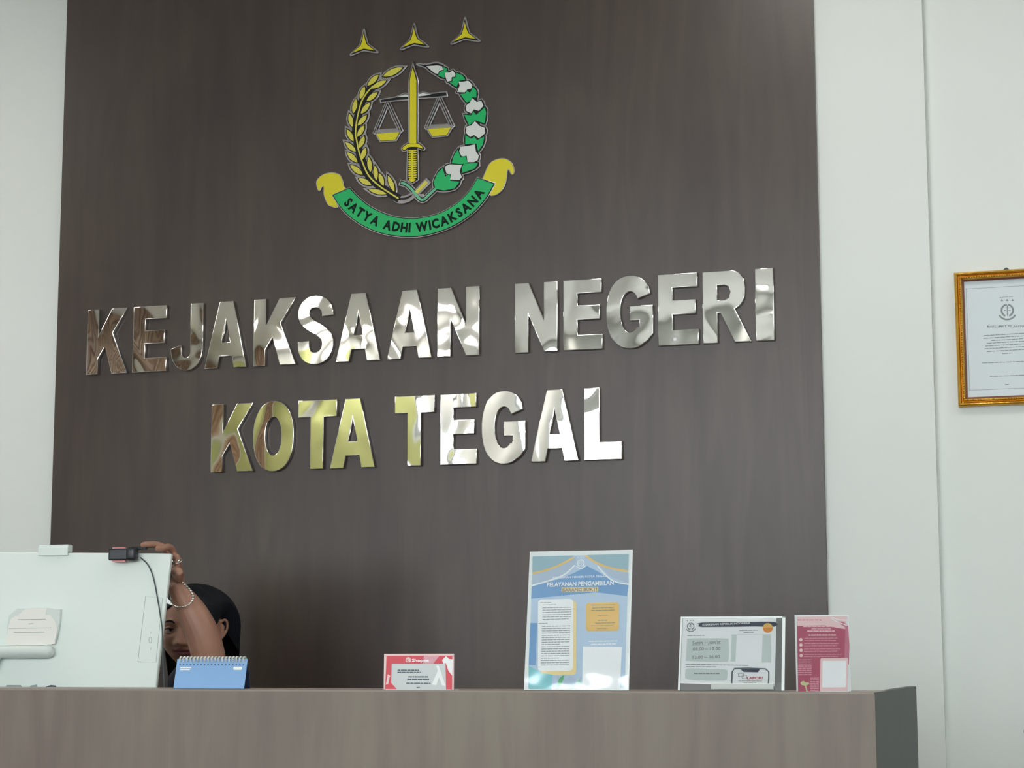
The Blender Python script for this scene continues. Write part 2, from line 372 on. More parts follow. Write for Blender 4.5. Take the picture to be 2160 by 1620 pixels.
plates('cotton_backing', wg+[stroke(fill, 60*U_), stroke(smooth_pts(cstem), 26*U_)], 0, .0098, M['black'], em, 8*U_)
plates('cotton_bolls', white, 0, .0112, M['whiteen'], em, -1*U_)
plates('cotton_leaves', greens, 0, .0112, M['green'], em, -1*U_)
plates('cotton_stem', [stroke(smooth_pts(cstem), 24*U_)], 0, .0112, M['palegreen'], em)
plates('crossed_stem', [stroke(m2([(1190, 515), (1080, 630)]), 34*U_)], 0, .0106, M['paleyellow'], em)
loop = smooth_pts(m2([(850, 690), (890, 720), (960, 722), (1030, 690), (1075, 640), (1110, 660), (1160, 655)]), 4)
x = plates('steel_loop', [stroke(loop, 34*U_), stroke(smooth_pts(m2([(890, 672), (960, 670), (1010, 650), (1050, 630)])), 22*U_)], 0, .0105, M['rim'], em, 0, .0008); tag(x, 'bright polished steel tie')
blade = m1([(1050, 606), (1072, 680), (1090, 750), (1090, 1400), (1014, 1400), (1018, 750), (1030, 680)])
guard = smooth_pts(m1([(945, 1462), (948, 1435), (1000, 1402), (1060, 1395), (1120, 1405), (1162, 1450), (1140, 1452), (1090, 1438), (1010, 1440), (970, 1466)]), 3, True)
rings = []
for k in range(13):
    c_ = 196+k*23.2; rings.append(m2([(998, c_+2), (1015, c_-8), (1085, c_-9), (1097, c_-3), (1080, c_+7), (1012, c_+9)]))
pommel = smooth_pts(m2([(1010, 492), (1045, 482), (1080, 492), (1066, 512), (1045, 520), (1022, 512)]), 3, True)
hilt = m2([(1004, 165), (1090, 165), (1096, 490), (1045, 525), (996, 490)])
x = plates('sword_rim', [blade, guard, hilt], 0, .012, M['rim'], em, 17*U_, .0008); tag(x, 'polished steel edging of the sword')
plates('sword_backing', [blade, guard, hilt], 0, .013, M['black'], em, 5*U_)
plate('sword_blade', [blade], 0, .0142, M['yellow'], em, -3*U_)
plate('sword_guard', [guard], 0, .0142, M['yellow'], em, -3*U_)
plates('sword_grip', rings+[pommel, m2([(1034, 190), (1056, 190), (1056, 490), (1034, 490)])], 0, .0142, M['yellow'], em, -1*U_)
beams = [m1([(712, 945), (870, 918), (960, 880), (1012, 884), (1012, 935), (860, 948), (718, 968)]), m1([(1088, 884), (1150, 868), (1220, 884), (1390, 866), (1396, 900), (1300, 912), (1088, 925)])]
bow = [m1([(880, 917), (965, 888), (1010, 894), (1010, 914)]), m1([(1092, 893), (1150, 876), (1240, 892), (1092, 912)])]
tri = []
for t_, l_, r_ in (((786, 965), (655, 1285), (922, 1268)), ((1322, 925), (1186, 1236), (1456, 1218))):
    tri += [stroke(m1([t_, l_]), 1), stroke(m1([t_, r_]), 1)]
ropes = [((786, 968), (655, 1288)), ((786, 968), (922, 1270)), ((1322, 925), (1186, 1238)), ((1322, 925), (1456, 1220)), ((655, 1278), (922, 1262)), ((1186, 1230), (1456, 1212))]
pans = [m1([(664, 1294), (914, 1276), (872, 1362), (712, 1372)]), m1([(1196, 1246), (1448, 1226), (1402, 1312), (1250, 1328)])]
x = plates('scale_rim', beams+[stroke(m1(r_), 30*U_) for r_ in ropes]+pans, 0, .009, M['rim'], em, 12*U_, .0008); tag(x, 'polished steel edging of the scales')
plates('scale_backing', beams+[stroke(m1(r_), 32*U_) for r_ in ropes[:4]]+pans, 0, .0100, M['black'], em, -2*U_)
for k in (0, 1):
    plates('scale_cord', [stroke(m1(r_), 12*U_) for r_ in ropes[2*k:2*k+2]+[ropes[4+k]]], 0, .0106, M['rim'], em)
    plate('scale_beam', [bow[k]], 0, .0106, M['whiteen'], em)
    plate('scale_pan', [pans[k]], 0, .0114, M['yellow'], em, -4*U_)
# ribbon
rb = empty('emblem_ribbon', (0, 0, 0)); tag(rb, 'curved green ribbon plaque with yellow curled ends below the emblem', 'ribbon plaque')
low = [(220, 655), (290, 765), (400, 880), (560, 985), (750, 1055), (980, 1085), (1200, 1065), (1440, 985), (1640, 860), (1790, 705), (1890, 535)]
upp = [(1715, 475), (1640, 600), (1520, 725), (1350, 830), (1180, 880), (1000, 895), (800, 862), (620, 780), (490, 680), (395, 580)]
band = smooth_pts(m2(low), 4)+smooth_pts(m2(upp), 4)
yl = smooth_pts(m2([(345, 610), (325, 560), (295, 460), (250, 432), (190, 425), (110, 450), (56, 508), (62, 578), (78, 600), (92, 570), (122, 556), (130, 590), (132, 650), (165, 735), (200, 762), (262, 772), (240, 690)]), 3, True)
yr = smooth_pts(m2([(1775, 500), (1800, 420), (1840, 335), (1905, 290), (1990, 280), (2055, 315), (2086, 390), (2078, 432), (2060, 420), (2045, 388), (2018, 390), (2010, 470), (1990, 540), (1960, 600), (1900, 645), (1845, 645), (1850, 560)]), 3, True)
x = plates('ribbon_rim', [yl, yr, band], 0, .008, M['rim'], rb, 11*U_, .0008, .0006); tag(x, 'polished steel edging of the ribbon')
for k in (yl, yr): plate('ribbon_curl', [k], 0, .0090, M['yellow'], rb, 2*U_)
plate('ribbon_backing', [band], 0, .0105, M['black'], rb, 3*U_)
plate('ribbon_band', [band], 0, .0115, M['green'], rb, -5*U_)
mid = smooth_pts(m2([(308, 617), (368, 712), (465, 805), (600, 888), (780, 962), (990, 992), (1183, 974), (1400, 908), (1585, 792), (1710, 670), (1803, 505)]), 8)
acc = [0]
for a, b in zip(mid, mid[1:]): acc.append(acc[-1]+math.hypot(b[0]-a[0], b[1]-a[1]))
def along(s):
    for i in range(len(acc)-1):
        if acc[i+1] >= s:
            t = (s-acc[i])/(acc[i+1]-acc[i]); a, b = mid[i], mid[i+1]
            return (a[0]+(b[0]-a[0])*t, a[1]+(b[1]-a[1])*t, math.atan2(b[1]-a[1], b[0]-a[0]))
    return mid[-1]+(0,)
S_ = 'SATYA ADHI WICAKSANA'
s0, s1 = acc[-1]*.062, acc[-1]*.945
gl = [None if c == ' ' else text_mesh(c, .039, .0019, 'LEFT', .86) for c in S_]
ww = [.011 if me is None else max(v.co.x for v in me.vertices)-min(v.co.x for v in me.vertices) for me in gl]
gap = (s1-s0-sum(ww))/(len(S_)-1); pos = s0; ms = []
for me, w_ in zip(gl, ww):
    if me:
        X, Z, ang = along(pos+w_/2)
        ys_ = [v.co.y for v in me.vertices]; xs_ = [v.co.x for v in me.vertices]; zc = (min(ys_)+max(ys_))/2; xc = (min(xs_)+max(xs_))/2
        for v in me.vertices:
            a_, b_ = v.co.x-xc, v.co.y-zc
            v.co = (X+a_*math.cos(ang)-b_*math.sin(ang), -.0118-v.co.z, Z+a_*math.sin(ang)+b_*math.cos(ang))
        ms.append(me)
    pos += w_+gap
M['ink_green'] = mat('dark_lettering', (4, 28, 20), .6, spec=.2)
link('ribbon_lettering', join(ms), M['ink_green'], rb)

# ------------------------------------------------------------ reception desk
DY = 3.9-CAMD; DZ = CAMZ-.0752; DX = -.49; DBK = 4.667-CAMD
desk = empty('reception_desk', (-2.0, DY, 0)); tag(desk, 'long brown laminate reception desk with a grey side panel in front of the wall', 'desk')
def deskpart(name, a, m, bev=0):
    o = box(name, (a[0]+2.0, a[1]+2.0, a[2]-DY, a[3]-DY, a[4], a[5]), m, desk, bev); return o
deskpart('front_panel', (-4.2, DX, DY, DY+.02, .0, DZ-.004), M['desk'])
deskpart('counter_ledge', (-4.2, DX-.001, DY+.0005, DY+.2, DZ-.02, DZ), M['desktop'], .001)
deskpart('side_panel', (DX-.02, DX+.0005, DY+.001, DBK, 0, DZ-.001), M['deskside'])
deskpart('side_panel', (-4.2, -4.18, DY+.021, DBK, 0, DZ-.021), M['deskside'])
deskpart('worktop', (-4.179, DX-.021, DY+.021, DBK-.02, .73, .76), M['desk'])

# ------------------------------------------------------------ table signs
M['acrylic'] = bpy.data.materials.new('clear_acrylic'); M['acrylic'].use_nodes = True
def make_acrylic(m, tint=.05):
    n, l = m.node_tree.nodes, m.node_tree.links; n.remove(n['Principled BSDF'])
    tr = n.new('ShaderNodeBsdfTransparent'); gl = n.new('ShaderNodeBsdfGlossy'); mx = n.new('ShaderNodeMixShader'); fr = n.new('ShaderNodeFresnel')
    fr.inputs[0].default_value = 1.6; gl.inputs['Roughness'].default_value = .06; tr.inputs[0].default_value = (.985, .99, .99, 1)
    l.new(fr.outputs[0], mx.inputs[0]); l.new(tr.outputs[0], mx.inputs[1]); l.new(gl.outputs[0], mx.inputs[2])
    l.new(mx.outputs[0], n['Material Output'].inputs[0])
    tc = n.new('ShaderNodeTexCoord'); t = n.new('ShaderNodeTexNoise'); t.inputs['Scale'].default_value = 14; t.inputs['Detail'].default_value = 1
    b = n.new('ShaderNodeBump'); b.inputs['Strength'].default_value = .35; b.inputs['Distance'].default_value = .004
    l.new(tc.outputs['Object'], t.inputs[0]); l.new(t.outputs[0], b.inputs['Height']); l.new(b.outputs[0], gl.inputs['Normal'])
make_acrylic(M['acrylic'])
M['acr_edge'] = mat('acrylic_edge', (240, 246, 246), .2)
M['acr_grey'] = mat('acrylic_shade', (128, 130, 130), .25)
def ink(name, rgb, rough=.45): M[name] = mat(name, rgb, rough); return M[name]
for nm, c in dict(paper=(253, 255, 255), sky=(192, 216, 238), azure=(110, 166, 216), pale=(182, 202, 222), teal=(156, 192, 204), gold=(244, 202, 112), cream=(250, 226, 160), ink=(90, 108, 116),
                  inkblue=(52, 62, 84), sage=(216, 226, 222), card=(216, 222, 222), crimson=(186, 78, 108), pink=(232, 170, 184), rose=(206, 120, 144), palepink=(246, 214, 214), orange=(240, 150, 60),
                  red=(226, 78, 92), greytxt=(128, 138, 136), lapor=(196, 70, 96), petal=(216, 216, 160), skyblue=(128, 172, 222), hole=(70, 100, 140), aqua=(130, 212, 220)).items():
    ink(nm, c)

class Sheet:
    """one printed sheet: local x right, z up, print layers stacked a hair in front of each other"""
    def __init__(s, parent, quad, w, h, x0=0, z0=0):
        s.p = parent; s.q = quad; s.w = w; s.h = h; s.x0 = x0; s.z0 = z0; s.lay = 0; s.shapes = {}
    def m(s, px, py):
        (ax, ay), (bx_, by), (cx, cy), (dx, dy) = s.q       # TL, TR, BR, BL in photo pixels
        u, v = .5, .5
        for _ in range(12):
            X = (1-v)*((1-u)*ax+u*bx_)+v*((1-u)*dx+u*cx); Y = (1-v)*((1-u)*ay+u*by)+v*((1-u)*dy+u*cy)
            Xu = (1-v)*(bx_-ax)+v*(cx-dx); Yu = (1-v)*(by-ay)+v*(cy-dy)
            Xv = (1-u)*(dx-ax)+u*(cx-bx_); Yv = (1-u)*(dy-ay)+u*(cy-by)
            det = Xu*Yv-Xv*Yu; ex, ey = px-X, py-Y
            u += (ex*Yv-ey*Xv)/det; v += (Xu*ey-Yu*ex)/det
        return (s.x0+u*s.w, s.z0+(1-v)*s.h)
    def poly(s, name, pts, m, sm=0, rect=False):
        q = [s.m(*p) for p in pts]
        if sm: q = smooth_pts(q, sm, True)
        return s.raw(name, [q], m)
    def raw(s, name, shapes, m):
        s.lay += 1; d = .0004+.00006*s.lay
        return link(name, join([plate_mesh([q], -d, .00004) for q in shapes]), m, s.p)
    def rrect(s, name, x0, y0, x1, y1, r, m):
        c = []
        for cx, cy, a in ((x1-r, y0+r, -90), (x1-r, y1-r, 0), (x0+r, y1-r, 90), (x0+r, y0+r, 180)):
            for k in range(5): t = R(a+22.5*k); c.append((cx+r*math.cos(t), cy+r*math.sin(t)))
        return s.poly(name, c, m)
    def lines(s, name, rows, m, gap=True):
        """small print too fine to read: rows of (x0, x1, y, thickness[, slope])"""
        sh = []
        for r_ in rows:
            x0, x1, y, t = r_[:4]; sl = r_[4] if len(r_) > 4 else 0
            x = x0
            while x < x1-.5:
                e = min(x1, x+random.uniform(4, 13)) if gap else x1
                sh.append([s.m(x, y+sl*(x-x0)+t/2), s.m(e, y+sl*(e-x0)+t/2), s.m(e, y+sl*(e-x0)-t/2), s.m(x, y+sl*(x-x0)-t/2)])
                x = e+1.0
        return s.raw(name, sh, m)
    def text(s, name, t, px, py, hpx, wpx, m, bold=0.0):
        """t written with its lower left corner at px, py, cap height and width in photo pixels"""
        a = s.m(px, py); b = s.m(px+wpx, py); c = s.m(px, py-hpx)
        me = text_mesh(t, 1, bold); xs_ = [v.co.x for v in me.vertices]; ys_ = [v.co.y for v in me.vertices if True]
        x0, x1 = min(xs_), max(xs_); y1 = max(ys_)
        s.lay += 1; d = .0004+.00006*s.lay
        for v in me.vertices:
            u_ = (v.co.x-x0)/(x1-x0); w_ = v.co.y/y1
            v.co = (a[0]+(b[0]-a[0])*u_+(c[0]-a[0])*w_*0, -d-.00003-(0.00003 if v.co.z > 0 else 0), a[1]+(b[1]-a[1])*u_+(c[1]-a[1])*w_)
        return link(name, me, m, s.p)
    def seal(s, name, cx, cy, r, m):
        """the emblem in print: ring, upright sword, beam, ribbon, three stars"""
        sh = []
        ring = lambda r0, r1, a0, a1: [s.m(cx+r1*math.cos(R(a0+(a1-a0)*k/16)), cy+r1*math.sin(R(a0+(a1-a0)*k/16))) for k in range(17)]+[s.m(cx+r0*math.cos(R(a1-(a1-a0)*k/16)), cy+r0*math.sin(R(a1-(a1-a0)*k/16))) for k in range(17)]
        sh.append(ring(r*.72, r, -250, -95)); sh.append(ring(r*.72, r, -85, 70)); sh.append(ring(r*1.25, r*1.5, 30, 150))
        Rr = lambda x0, y0, x1, y1: [s.m(cx+x0*r, cy+y1*r), s.m(cx+x1*r, cy+y1*r), s.m(cx+x1*r, cy+y0*r), s.m(cx+x0*r, cy+y0*r)]
        sh += [Rr(-.07, -.8, .07, .8), Rr(-.45, -.42, .45, -.34)]
        sh += [Rr(-.5, -.1, -.2, .05), Rr(.2, -.1, .5, .05)]
        for k in (-1, 0, 1): sh.append([s.m(cx+k*.8*r, cy-1.75*r), s.m(cx+k*.8*r-.2*r, cy-1.4*r), s.m(cx+k*.8*r+.2*r, cy-1.4*r)])
        return s.raw(name, sh, m)

def lean_empty(name, base, lean, yaw=0):
    return empty(name, base, (-lean, 0, yaw))

# --- tall blue A4 sign
b0 = at(1105, 1455.5, 3.905); Wb = .2255; Hb = .294
sg = lean_empty('acrylic_sign', (b0.x, b0.y, DZ+.001), R(8.8)); tag(sg, 'tall blue service poster in an upright clear acrylic stand on the desk', 'sign')
q = [(1117, 1163), (1334, 1167), (1327, 1457), (1105, 1455)]
box('holder', (0, Wb, -.0002, .0025, 0, Hb), M['acr_edge'], sg, .0006)
bm = bmesh.new(); bx(bm, .01, Wb-.01, .0, .1, -.004, -.001); h_ = obj('foot', bm, M['acr_edge'], sg); h_.rotation_euler = (R(8.8), 0, 0)
sh = Sheet(sg, q, Wb, Hb)
pp = [(1124, 1173), (1326, 1177), (1319, 1451), (1114, 1450)]
sh.poly('paper', [pp[3], pp[2], pp[1], pp[0]], M['sky'])
def c5(u, v): return (1090+u/8.308, 1150+v/8.308)
def c6(u, v): return (1090+u/8.308, 1300+v/8.308)
def P5(l): return [c5(*p) for p in l]
def P6(l): return [c6(*p) for p in l]
sh.poly('print_band', P5([(262, 730), (480, 680), (800, 600), (1040, 500), (1240, 400), (1420, 500), (1640, 640), (1960, 750), (1935, 945), (1400, 865), (900, 900), (250, 945)]), M['azure'])
sh.poly('print_swoosh', P5([(275, 200), (1010, 205), (900, 300), (600, 420), (270, 500)]), M['teal'])
sh.poly('print_swoosh', P5([(1230, 205), (1965, 212), (1955, 520), (1600, 420), (1380, 320)]), M['teal'])
sh.poly('print_swoosh', P5([(265, 525), (600, 445), (900, 320), (1040, 230), (1060, 330), (900, 500), (640, 600), (262, 700)]), M['pale'])
sh.poly('print_swoosh', P5([(1210, 220), (1400, 360), (1700, 490), (1960, 545), (1962, 730), (1650, 600), (1480, 430), (1300, 300)]), M['pale'])
sh.raw('gold_stripe', [stroke([sh.m(*c5(*p)) for p in smooth_pts(l, 4)], .0042) for l in ([(275, 500), (500, 455), (750, 370), (1000, 245)], [(1215, 220), (1400, 350), (1650, 450), (1950, 515)])], M['gold'])
for l in ([(268, 715), (480, 660), (720, 590), (880, 510), (1020, 380)], [(1420, 400), (1500, 500), (1640, 640), (1780, 705), (1965, 745)]): sh.raw('white_stripe', [stroke([sh.m(*c5(*p)) for p in smooth_pts(l, 4)], .0028)], M['paper'])
sh.seal('printed_seal', *c5(1130, 345), 8, M['paper'])
sh.text('printed_heading', 'KEJAKSAAN NEGERI KOTA TEGAL', 1166.5, 1222.5, 4.2, 113, M['paper'], .015)
sh.text('printed_title', 'PELAYANAN PENGAMBILAN', 1154, 1239.5, 9, 141, M['paper'], .03)
sh.poly('title_box', P5([(790, 845), (1435, 850), (1437, 775), (790, 765)]), M['cream'])
sh.text('printed_subtitle', 'BARANG BUKTI', 1187, 1251, 6.8, 73, M['greytxt'], .03)
sh.rrect('gold_card', *c5(420, 1000), *c6(1055, 1035), 7, M['cream'])
sh.rrect('white_card', *c5(375, 965), *c6(1000, 965), 8, M['paper'])
rows = [(1140, 1163, 1273, 1), (1146, 1174, 1278, 1)]
for k in range(6): rows.append((1145, 1206-(k == 5)*6, 1284+k*4.9, 1.3))
rows.append((1137, 1156, 1317, 1.4))
for k in range(18): rows.append((1144-k*.15, 1204-k*.1-(20 if k in (8, 14) else 0), 1323+k*4.75, 1.4))
sh.lines('small_print', rows, M['greytxt'])
sh.rrect('yellow_card', *c5(1222, 1045), *c6(1795, 290), 6, M['gold'])
sh.lines('small_print', [(1247, 1300, 1281, 1), (1250, 1296, 1287, 1.4), (1248, 1298, 1292, 1.4), (1262, 1284, 1302.5, 1), (1262, 1282, 1313, 1.4), (1256, 1298, 1318.5, 1.4), (1247, 1294, 1324, 1), (1260, 1282, 1330, 1)], M['greytxt'])
sh.lines('caption', [(1243, 1303, 1356, 2), (1248, 1300, 1362, 2)], M['paper'])
sh.poly('white_square', P6([(1160, 1265), (1820, 1275), (1850, 570), (1172, 550)]), M['paper'])
sh.poly('blue_side_stripe', P6([(212, 860), (335, 862), (360, 130), (240, 130)]), M['azure'])
sh.poly('picture_strip', P6([(215, 1270), (620, 1280), (640, 1030), (460, 1000), (212, 870)]), M['aqua'])
sh.poly('picture_strip', P6([(700, 1270), (1150, 1275), (1150, 1060), (1080, 1130), (960, 1060), (860, 1120), (720, 1040)]), M['pale'])
sh.poly('leaf_picture', P6([(720, 1230), (790, 1200), (850, 1040), (760, 1090)]), M['green'], 2)
sh.poly('leaf_picture', P6([(1060, 1200), (1130, 1190), (1120, 1110)]), M['green'], 2)
box('cover', (.002, Wb-.002, -.0028, -.0024, .002, Hb-.002), M['acrylic'], sg)

# --- white opening-hours sign
b0 = at(1430, 1455, 3.92)
sg = lean_empty('acrylic_sign', (b0.x, b0.y, DZ+.001), R(22), R(5)); tag(sg, 'white opening hours sign in a leaning clear acrylic holder on the desk', 'sign')
Ww, Hw = .2165, .162
q = [(1442, 1300), (1662, 1308), (1652, 1458), (1428, 1455)]
box('holder', (0, Ww, 0, .0025, 0, Hw), M['acr_grey'], sg, .001)
bm = bmesh.new(); bx(bm, 0, .004, -.002, .0, 0, Hw); bx(bm, Ww-.006, Ww, -.002, .0, 0, Hw-.003); bx(bm, .004, Ww-.006, -.002, 0, Hw-.0035, Hw); x = obj('holder_edge', bm, M['acr_edge'], sg)
bm = bmesh.new(); bx(bm, .068, .195, -.006, -.003, .001, .014, .001); x = obj('front_lip', bm, mat('lip_acrylic', (196, 202, 198), .2), sg)
sh = Sheet(sg, q, Ww, Hw)
def c7(u, v): return (1410+u/8, 1290+v/8)
def P7(l): return [c7(*p) for p in l]
sh.poly('paper', P7([(190, 1200), (1775, 1275), (1870, 140), (290, 100)]), M['paper'])
sh.seal('printed_seal', *c7(415, 245), 8, M['greytxt'])
sh.poly('title_bar', smooth_pts(P7([(600, 265), (1500, 290), (1835, 305), (1845, 230), (1500, 215), (600, 190), (565, 228)]), 2, True), M['inkblue'])
sh.text('printed_title', 'KEJAKSAAN REPUBLIK INDONESIA', 1487, 1320.5, 4, 101, M['paper'], .02)
sh.poly('orange_badge', [c7(1712+85*math.cos(R(-a)), 322+80*math.sin(R(-a))) for a in range(0, 360, 20)][::-1], M['orange'])
sh.poly('badge_top', [c7(1712+80*math.cos(R(a)), 318+76*math.sin(R(a))) for a in range(180, 361, 20)], M['gold'])
sh.poly('grey_card', smooth_pts(P7([(330, 830), (700, 855), (970, 860), (1030, 820), (1045, 520), (1000, 475), (700, 462), (380, 455), (340, 500), (310, 790)]), 2, True), M['sage'])
sh.poly('grey_card', smooth_pts(P7([(1080, 855), (1400, 880), (1700, 885), (1740, 850), (1755, 470), (1720, 430), (1400, 420), (1130, 412), (1100, 450), (1070, 810)]), 2, True), M['sage'])
sh.poly('white_square', P7([(1140, 870), (1580, 885), (1620, 430), (1185, 420)]), M['paper'])
sh.poly('grey_card', smooth_pts(P7([(320, 1140), (640, 1165), (940, 1170), (985, 1130), (1000, 1020), (950, 985), (650, 970), (330, 955), (290, 1000), (280, 1090)]), 2, True), M['sage'])
sh.text('printed_days', "Senin \u2013 Jum'at", 1463.5, 1359.5, 7.5, 60, M['greytxt'], .02)
sh.lines('underline', [(1463, 1523, 1361.3, .9, .012)], M['greytxt'], False)
sh.text('printed_hours', '08.00 \u2013 12.00', 1463.5, 1373, 7, 59, M['greytxt'], .02)
sh.text('printed_hours', '13.00 \u2013 16.00', 1462.5, 1390, 7, 58, M['greytxt'], .02)
for r_ in ([(1454, 1491, 1340.5, 1.4, .015)], [(1564, 1602, 1333.6, 1.2, .02), (1573, 1594, 1338.4, 1.2)], [(1447, 1580, 1401, 1.3, .04), (1448, 1512, 1406, 1.3, .03)], [(1464, 1518, 1420.5, 2.2, .02)]): sh.lines('small_print', r_, M['greytxt'])
sh.raw('phone_outline', [stroke([sh.m(*c7(*p)) for p in [(1060, 1225), (1078, 1030), (1120, 975), (1350, 975), (1640, 992), (1690, 1040), (1685, 1150), (1670, 1250)]], .0028)], M['ink'])
sh.poly('phone_notch', P7([(1270, 1035), (1510, 1045), (1545, 992), (1215, 985)]), M['inkblue'])
for sq in ([(1180, 1055), (1270, 1062), (1265, 1110), (1178, 1105)], [(1240, 1085), (1320, 1090), (1318, 1145), (1238, 1140)]):
    sh.raw('logo_mark', [stroke([sh.m(*c7(*sq[k])), sh.m(*c7(*sq[(k+1) % 4]))], .0007) for k in range(4)], M['ink'])
sh.text('logo_word', 'LAPOR!', 1575, 1434.5, 5, 33, M['lapor'], .03)
sh.lines('small_print', [(1557, 1606, 1437.5, .9, .02), (1567, 1594, 1441.5, .9)], M['greytxt'])
box('cover', (.003, Ww-.008, -.0030, -.0026, .016, Hw-.004), M['acrylic'], sg)

# --- crimson sign
b0 = at(1680, 1458, 3.91)
sg = lean_empty('acrylic_sign', (b0.x, b0.y, DZ+.001), R(-1.5), 0); tag(sg, 'small crimson leaflet in a clear stand at the right end of the desk', 'sign')
Wr, Hr = .1085, .151
q = [(1673, 1300), (1789, 1299), (1796, 1460), (1680, 1458)]
box('holder', (0, Wr, 0, .002, 0, Hr), M['acr_edge'], sg, .0005)
box('foot', (.005, Wr-.005, .0, .06, -.001, .001), M['acr_edge'], sg)
sh = Sheet(sg, q, Wr, Hr)
def c8(u, v): return (1660+u/8.1, 1280+v/8.1)
def P8(l): return [c8(*p) for p in l]
sh.poly('paper', P8([(190, 1450), (1040, 1450), (985, 175), (150, 200)]), M['crimson'])
sh.poly('print_header', P8([(165, 345), (620, 335), (1000, 400), (1020, 170), (140, 190)]), M['palepink'])
sh.poly('print_swoosh', smooth_pts(P8([(1060, 1000), (1040, 340), (850, 270), (740, 200), (820, 260), (960, 350), (990, 420), (985, 880)]), 2, True), M['rose'])
sh.raw('pale_wave', [stroke([sh.m(*c8(*p)) for p in smooth_pts(l, 3)], .0014) for l in ([(730, 195), (820, 260), (920, 300), (1025, 340)], [(760, 195), (860, 235), (1025, 245)])], M['paper'])
sh.lines('header_marks', [(1680, 1731, 1310, 2)], M['rose'])
sh.lines('printed_lines', [(1711, 1752, 1319, 1.6), (1692, 1768, 1323.6, 1.8), (1710, 1752, 1328.4, 1.6), (1701, 1760, 1333, 2.4), (1704, 1763, 1341.6, 2.6)], M['palepink'])
rows = []
for k in range(4):
    rows += [(1695, 1766+k*3, 1348+k*11.3, 1.3), (1695, 1763+k*1.5, 1352.8+k*11.3, 1.2)]
rows += [(1683, 1712, 1393+k*4.4, 1.7) for k in range(8)]+[(1709, 1728, 1431+k*3.7, 1.5) for k in range(8)]
sh.lines('small_print', rows, M['pink'])
sh.raw('bullet', [[sh.m(1687.8+k*.4+3.6*math.cos(R(-a)), 1351+k*11+3.6*math.sin(R(-a))) for a in range(0, 360, 30)] for k in range(4)], M['palepink'])
sh.rrect('white_square', *c8(570, 888), *c8(1045, 1450), 3, M['palepink'])
sh.rrect('white_square', *c8(608, 935), *c8(1015, 1385), 1, M['paper'])
sh.poly('flower', smooth_pts(P8([(330, 1440), (360, 1440), (330, 1350), (385, 1330), (370, 1295), (320, 1295), (280, 1270), (230, 1300), (255, 1340), (310, 1355)]), 2, True), M['petal'])
box('cover', (.001, Wr-.001, -.0030, -.0026, .001, Hr-.002), M['acrylic'], sg)

# --- small red card
b0 = at(809, 1452.5, 3.91)
sg = lean_empty('acrylic_sign', (b0.x, b0.y, DZ+.001), R(1)); tag(sg, 'small red bordered payment card standing alone in the middle of the desk', 'sign')
Ws, Hs = .159, .0755
q = [(808, 1377), (956, 1377), (956, 1453), (809, 1453)]
box('holder', (0, Ws, 0, .002, 0, Hs), M['palepink'], sg, .0005)
box('foot', (.005, Ws-.005, .0, .05, -.001, .001), M['acr_edge'], sg)
sh = Sheet(sg, q, Ws, Hs)
def c9(u, v): return (790+u/11.37, 1360+v/11.37)
def P9(l): return [c9(*p) for p in l]
sh.poly('paper', P9([(255, 1050), (1850, 1050), (1850, 240), (270, 240)]), M['red'])
sh.poly('white_card', P9([(550, 1062), (1710, 1062), (1690, 435), (400, 435), (400, 900)]), M['card'])
sh.rrect('bag_icon', *c9(735, 300), *c9(860, 400), 2, M['palepink'])
sh.raw('bag_handle', [stroke([sh.m(*c9(*p)) for p in [(765, 305), (775, 280), (820, 280), (832, 305)]], .0012)], M['palepink'])
sh.text('bag_letter', 'S', 856.2, 1394.2, 5.5, 5, M['red'], .03)
sh.lines('small_print', [(838, 883, 1412, 2.6), (838, 888, 1416.5, 2.4), (861, 903, 1426, 2.8), (859, 905, 1431.5, 3.3), (857, 908, 1439.7, 2.4), (879, 886, 1448.8, 2.4)], M['ink'])
sh.poly('white_ribbon', P9([(1370, 935), (1480, 945), (1540, 760), (1610, 950), (1700, 968), (1620, 740), (1530, 480), (1470, 480), (1510, 600)]), M['paper'])
sh.poly('white_ribbon', P9([(1640, 430), (1700, 420), (1760, 600), (1850, 720), (1870, 330), (1780, 320), (1700, 250), (1610, 350)]), M['paper'])
sh.poly('pale_patch', P9([(1160, 430), (1400, 430), (1540, 250), (1170, 240)]), M['pink'])  # glare across the card header, painted as a pale shape
sh.text('logo_word', 'Shopee', 868, 1394, 6.5, 36, M['paper'], .03)
sh.poly('pale_patch', P9([(270, 940), (330, 930), (360, 760), (380, 730), (310, 690), (300, 800)]), M['palepink'])

# ------------------------------------------------------------ desk calendar
b0 = at(366, 1452.3, 3.92)
cl = empty('desk_calendar', (b0.x, b0.y, DZ+.001)); tag(cl, 'small blue spiral bound desk calendar beside the monitor', 'calendar')
Wc, Hc = .172, .0665; lc = R(14)
def leafsheet(nm, lean, m, zz=0):
    e = box(nm, (0, Wc, -.0006, .0006, 0, Hc), m, cl); e.rotation_euler = (-lean, 0, 0); return e
M['calblue'] = mat('calendar_blue', (138, 182, 230), .4)
fr = leafsheet('front_cover', lc, M['calblue'])
bk = leafsheet('back_cover', -lc, M['inkblue']); bk.location = (0, 2*Hc*math.sin(lc), 0)
b_ = box('base', (0, Wc, .001, 2*Hc*math.sin(lc), 0, .001), M['inkblue'], cl)
q = [(369, 1386), (521, 1386), (517, 1452), (366, 1452)]
sh = Sheet(fr, q, Wc, Hc); sh.lay = 6
sh.raw('punched_holes', [[sh.m(376+k*7.6+dx_, 1399+dz_) for dx_, dz_ in ((-1.5, 1.4), (1.5, 1.4), (1.5, -1.4), (-1.5, -1.4))] for k in range(19)], M['hole'])
sh.lines('white_print', [(377, 401, 1405.5, 2.6), (377, 398, 1410, 2.6)], M['paper'], False)
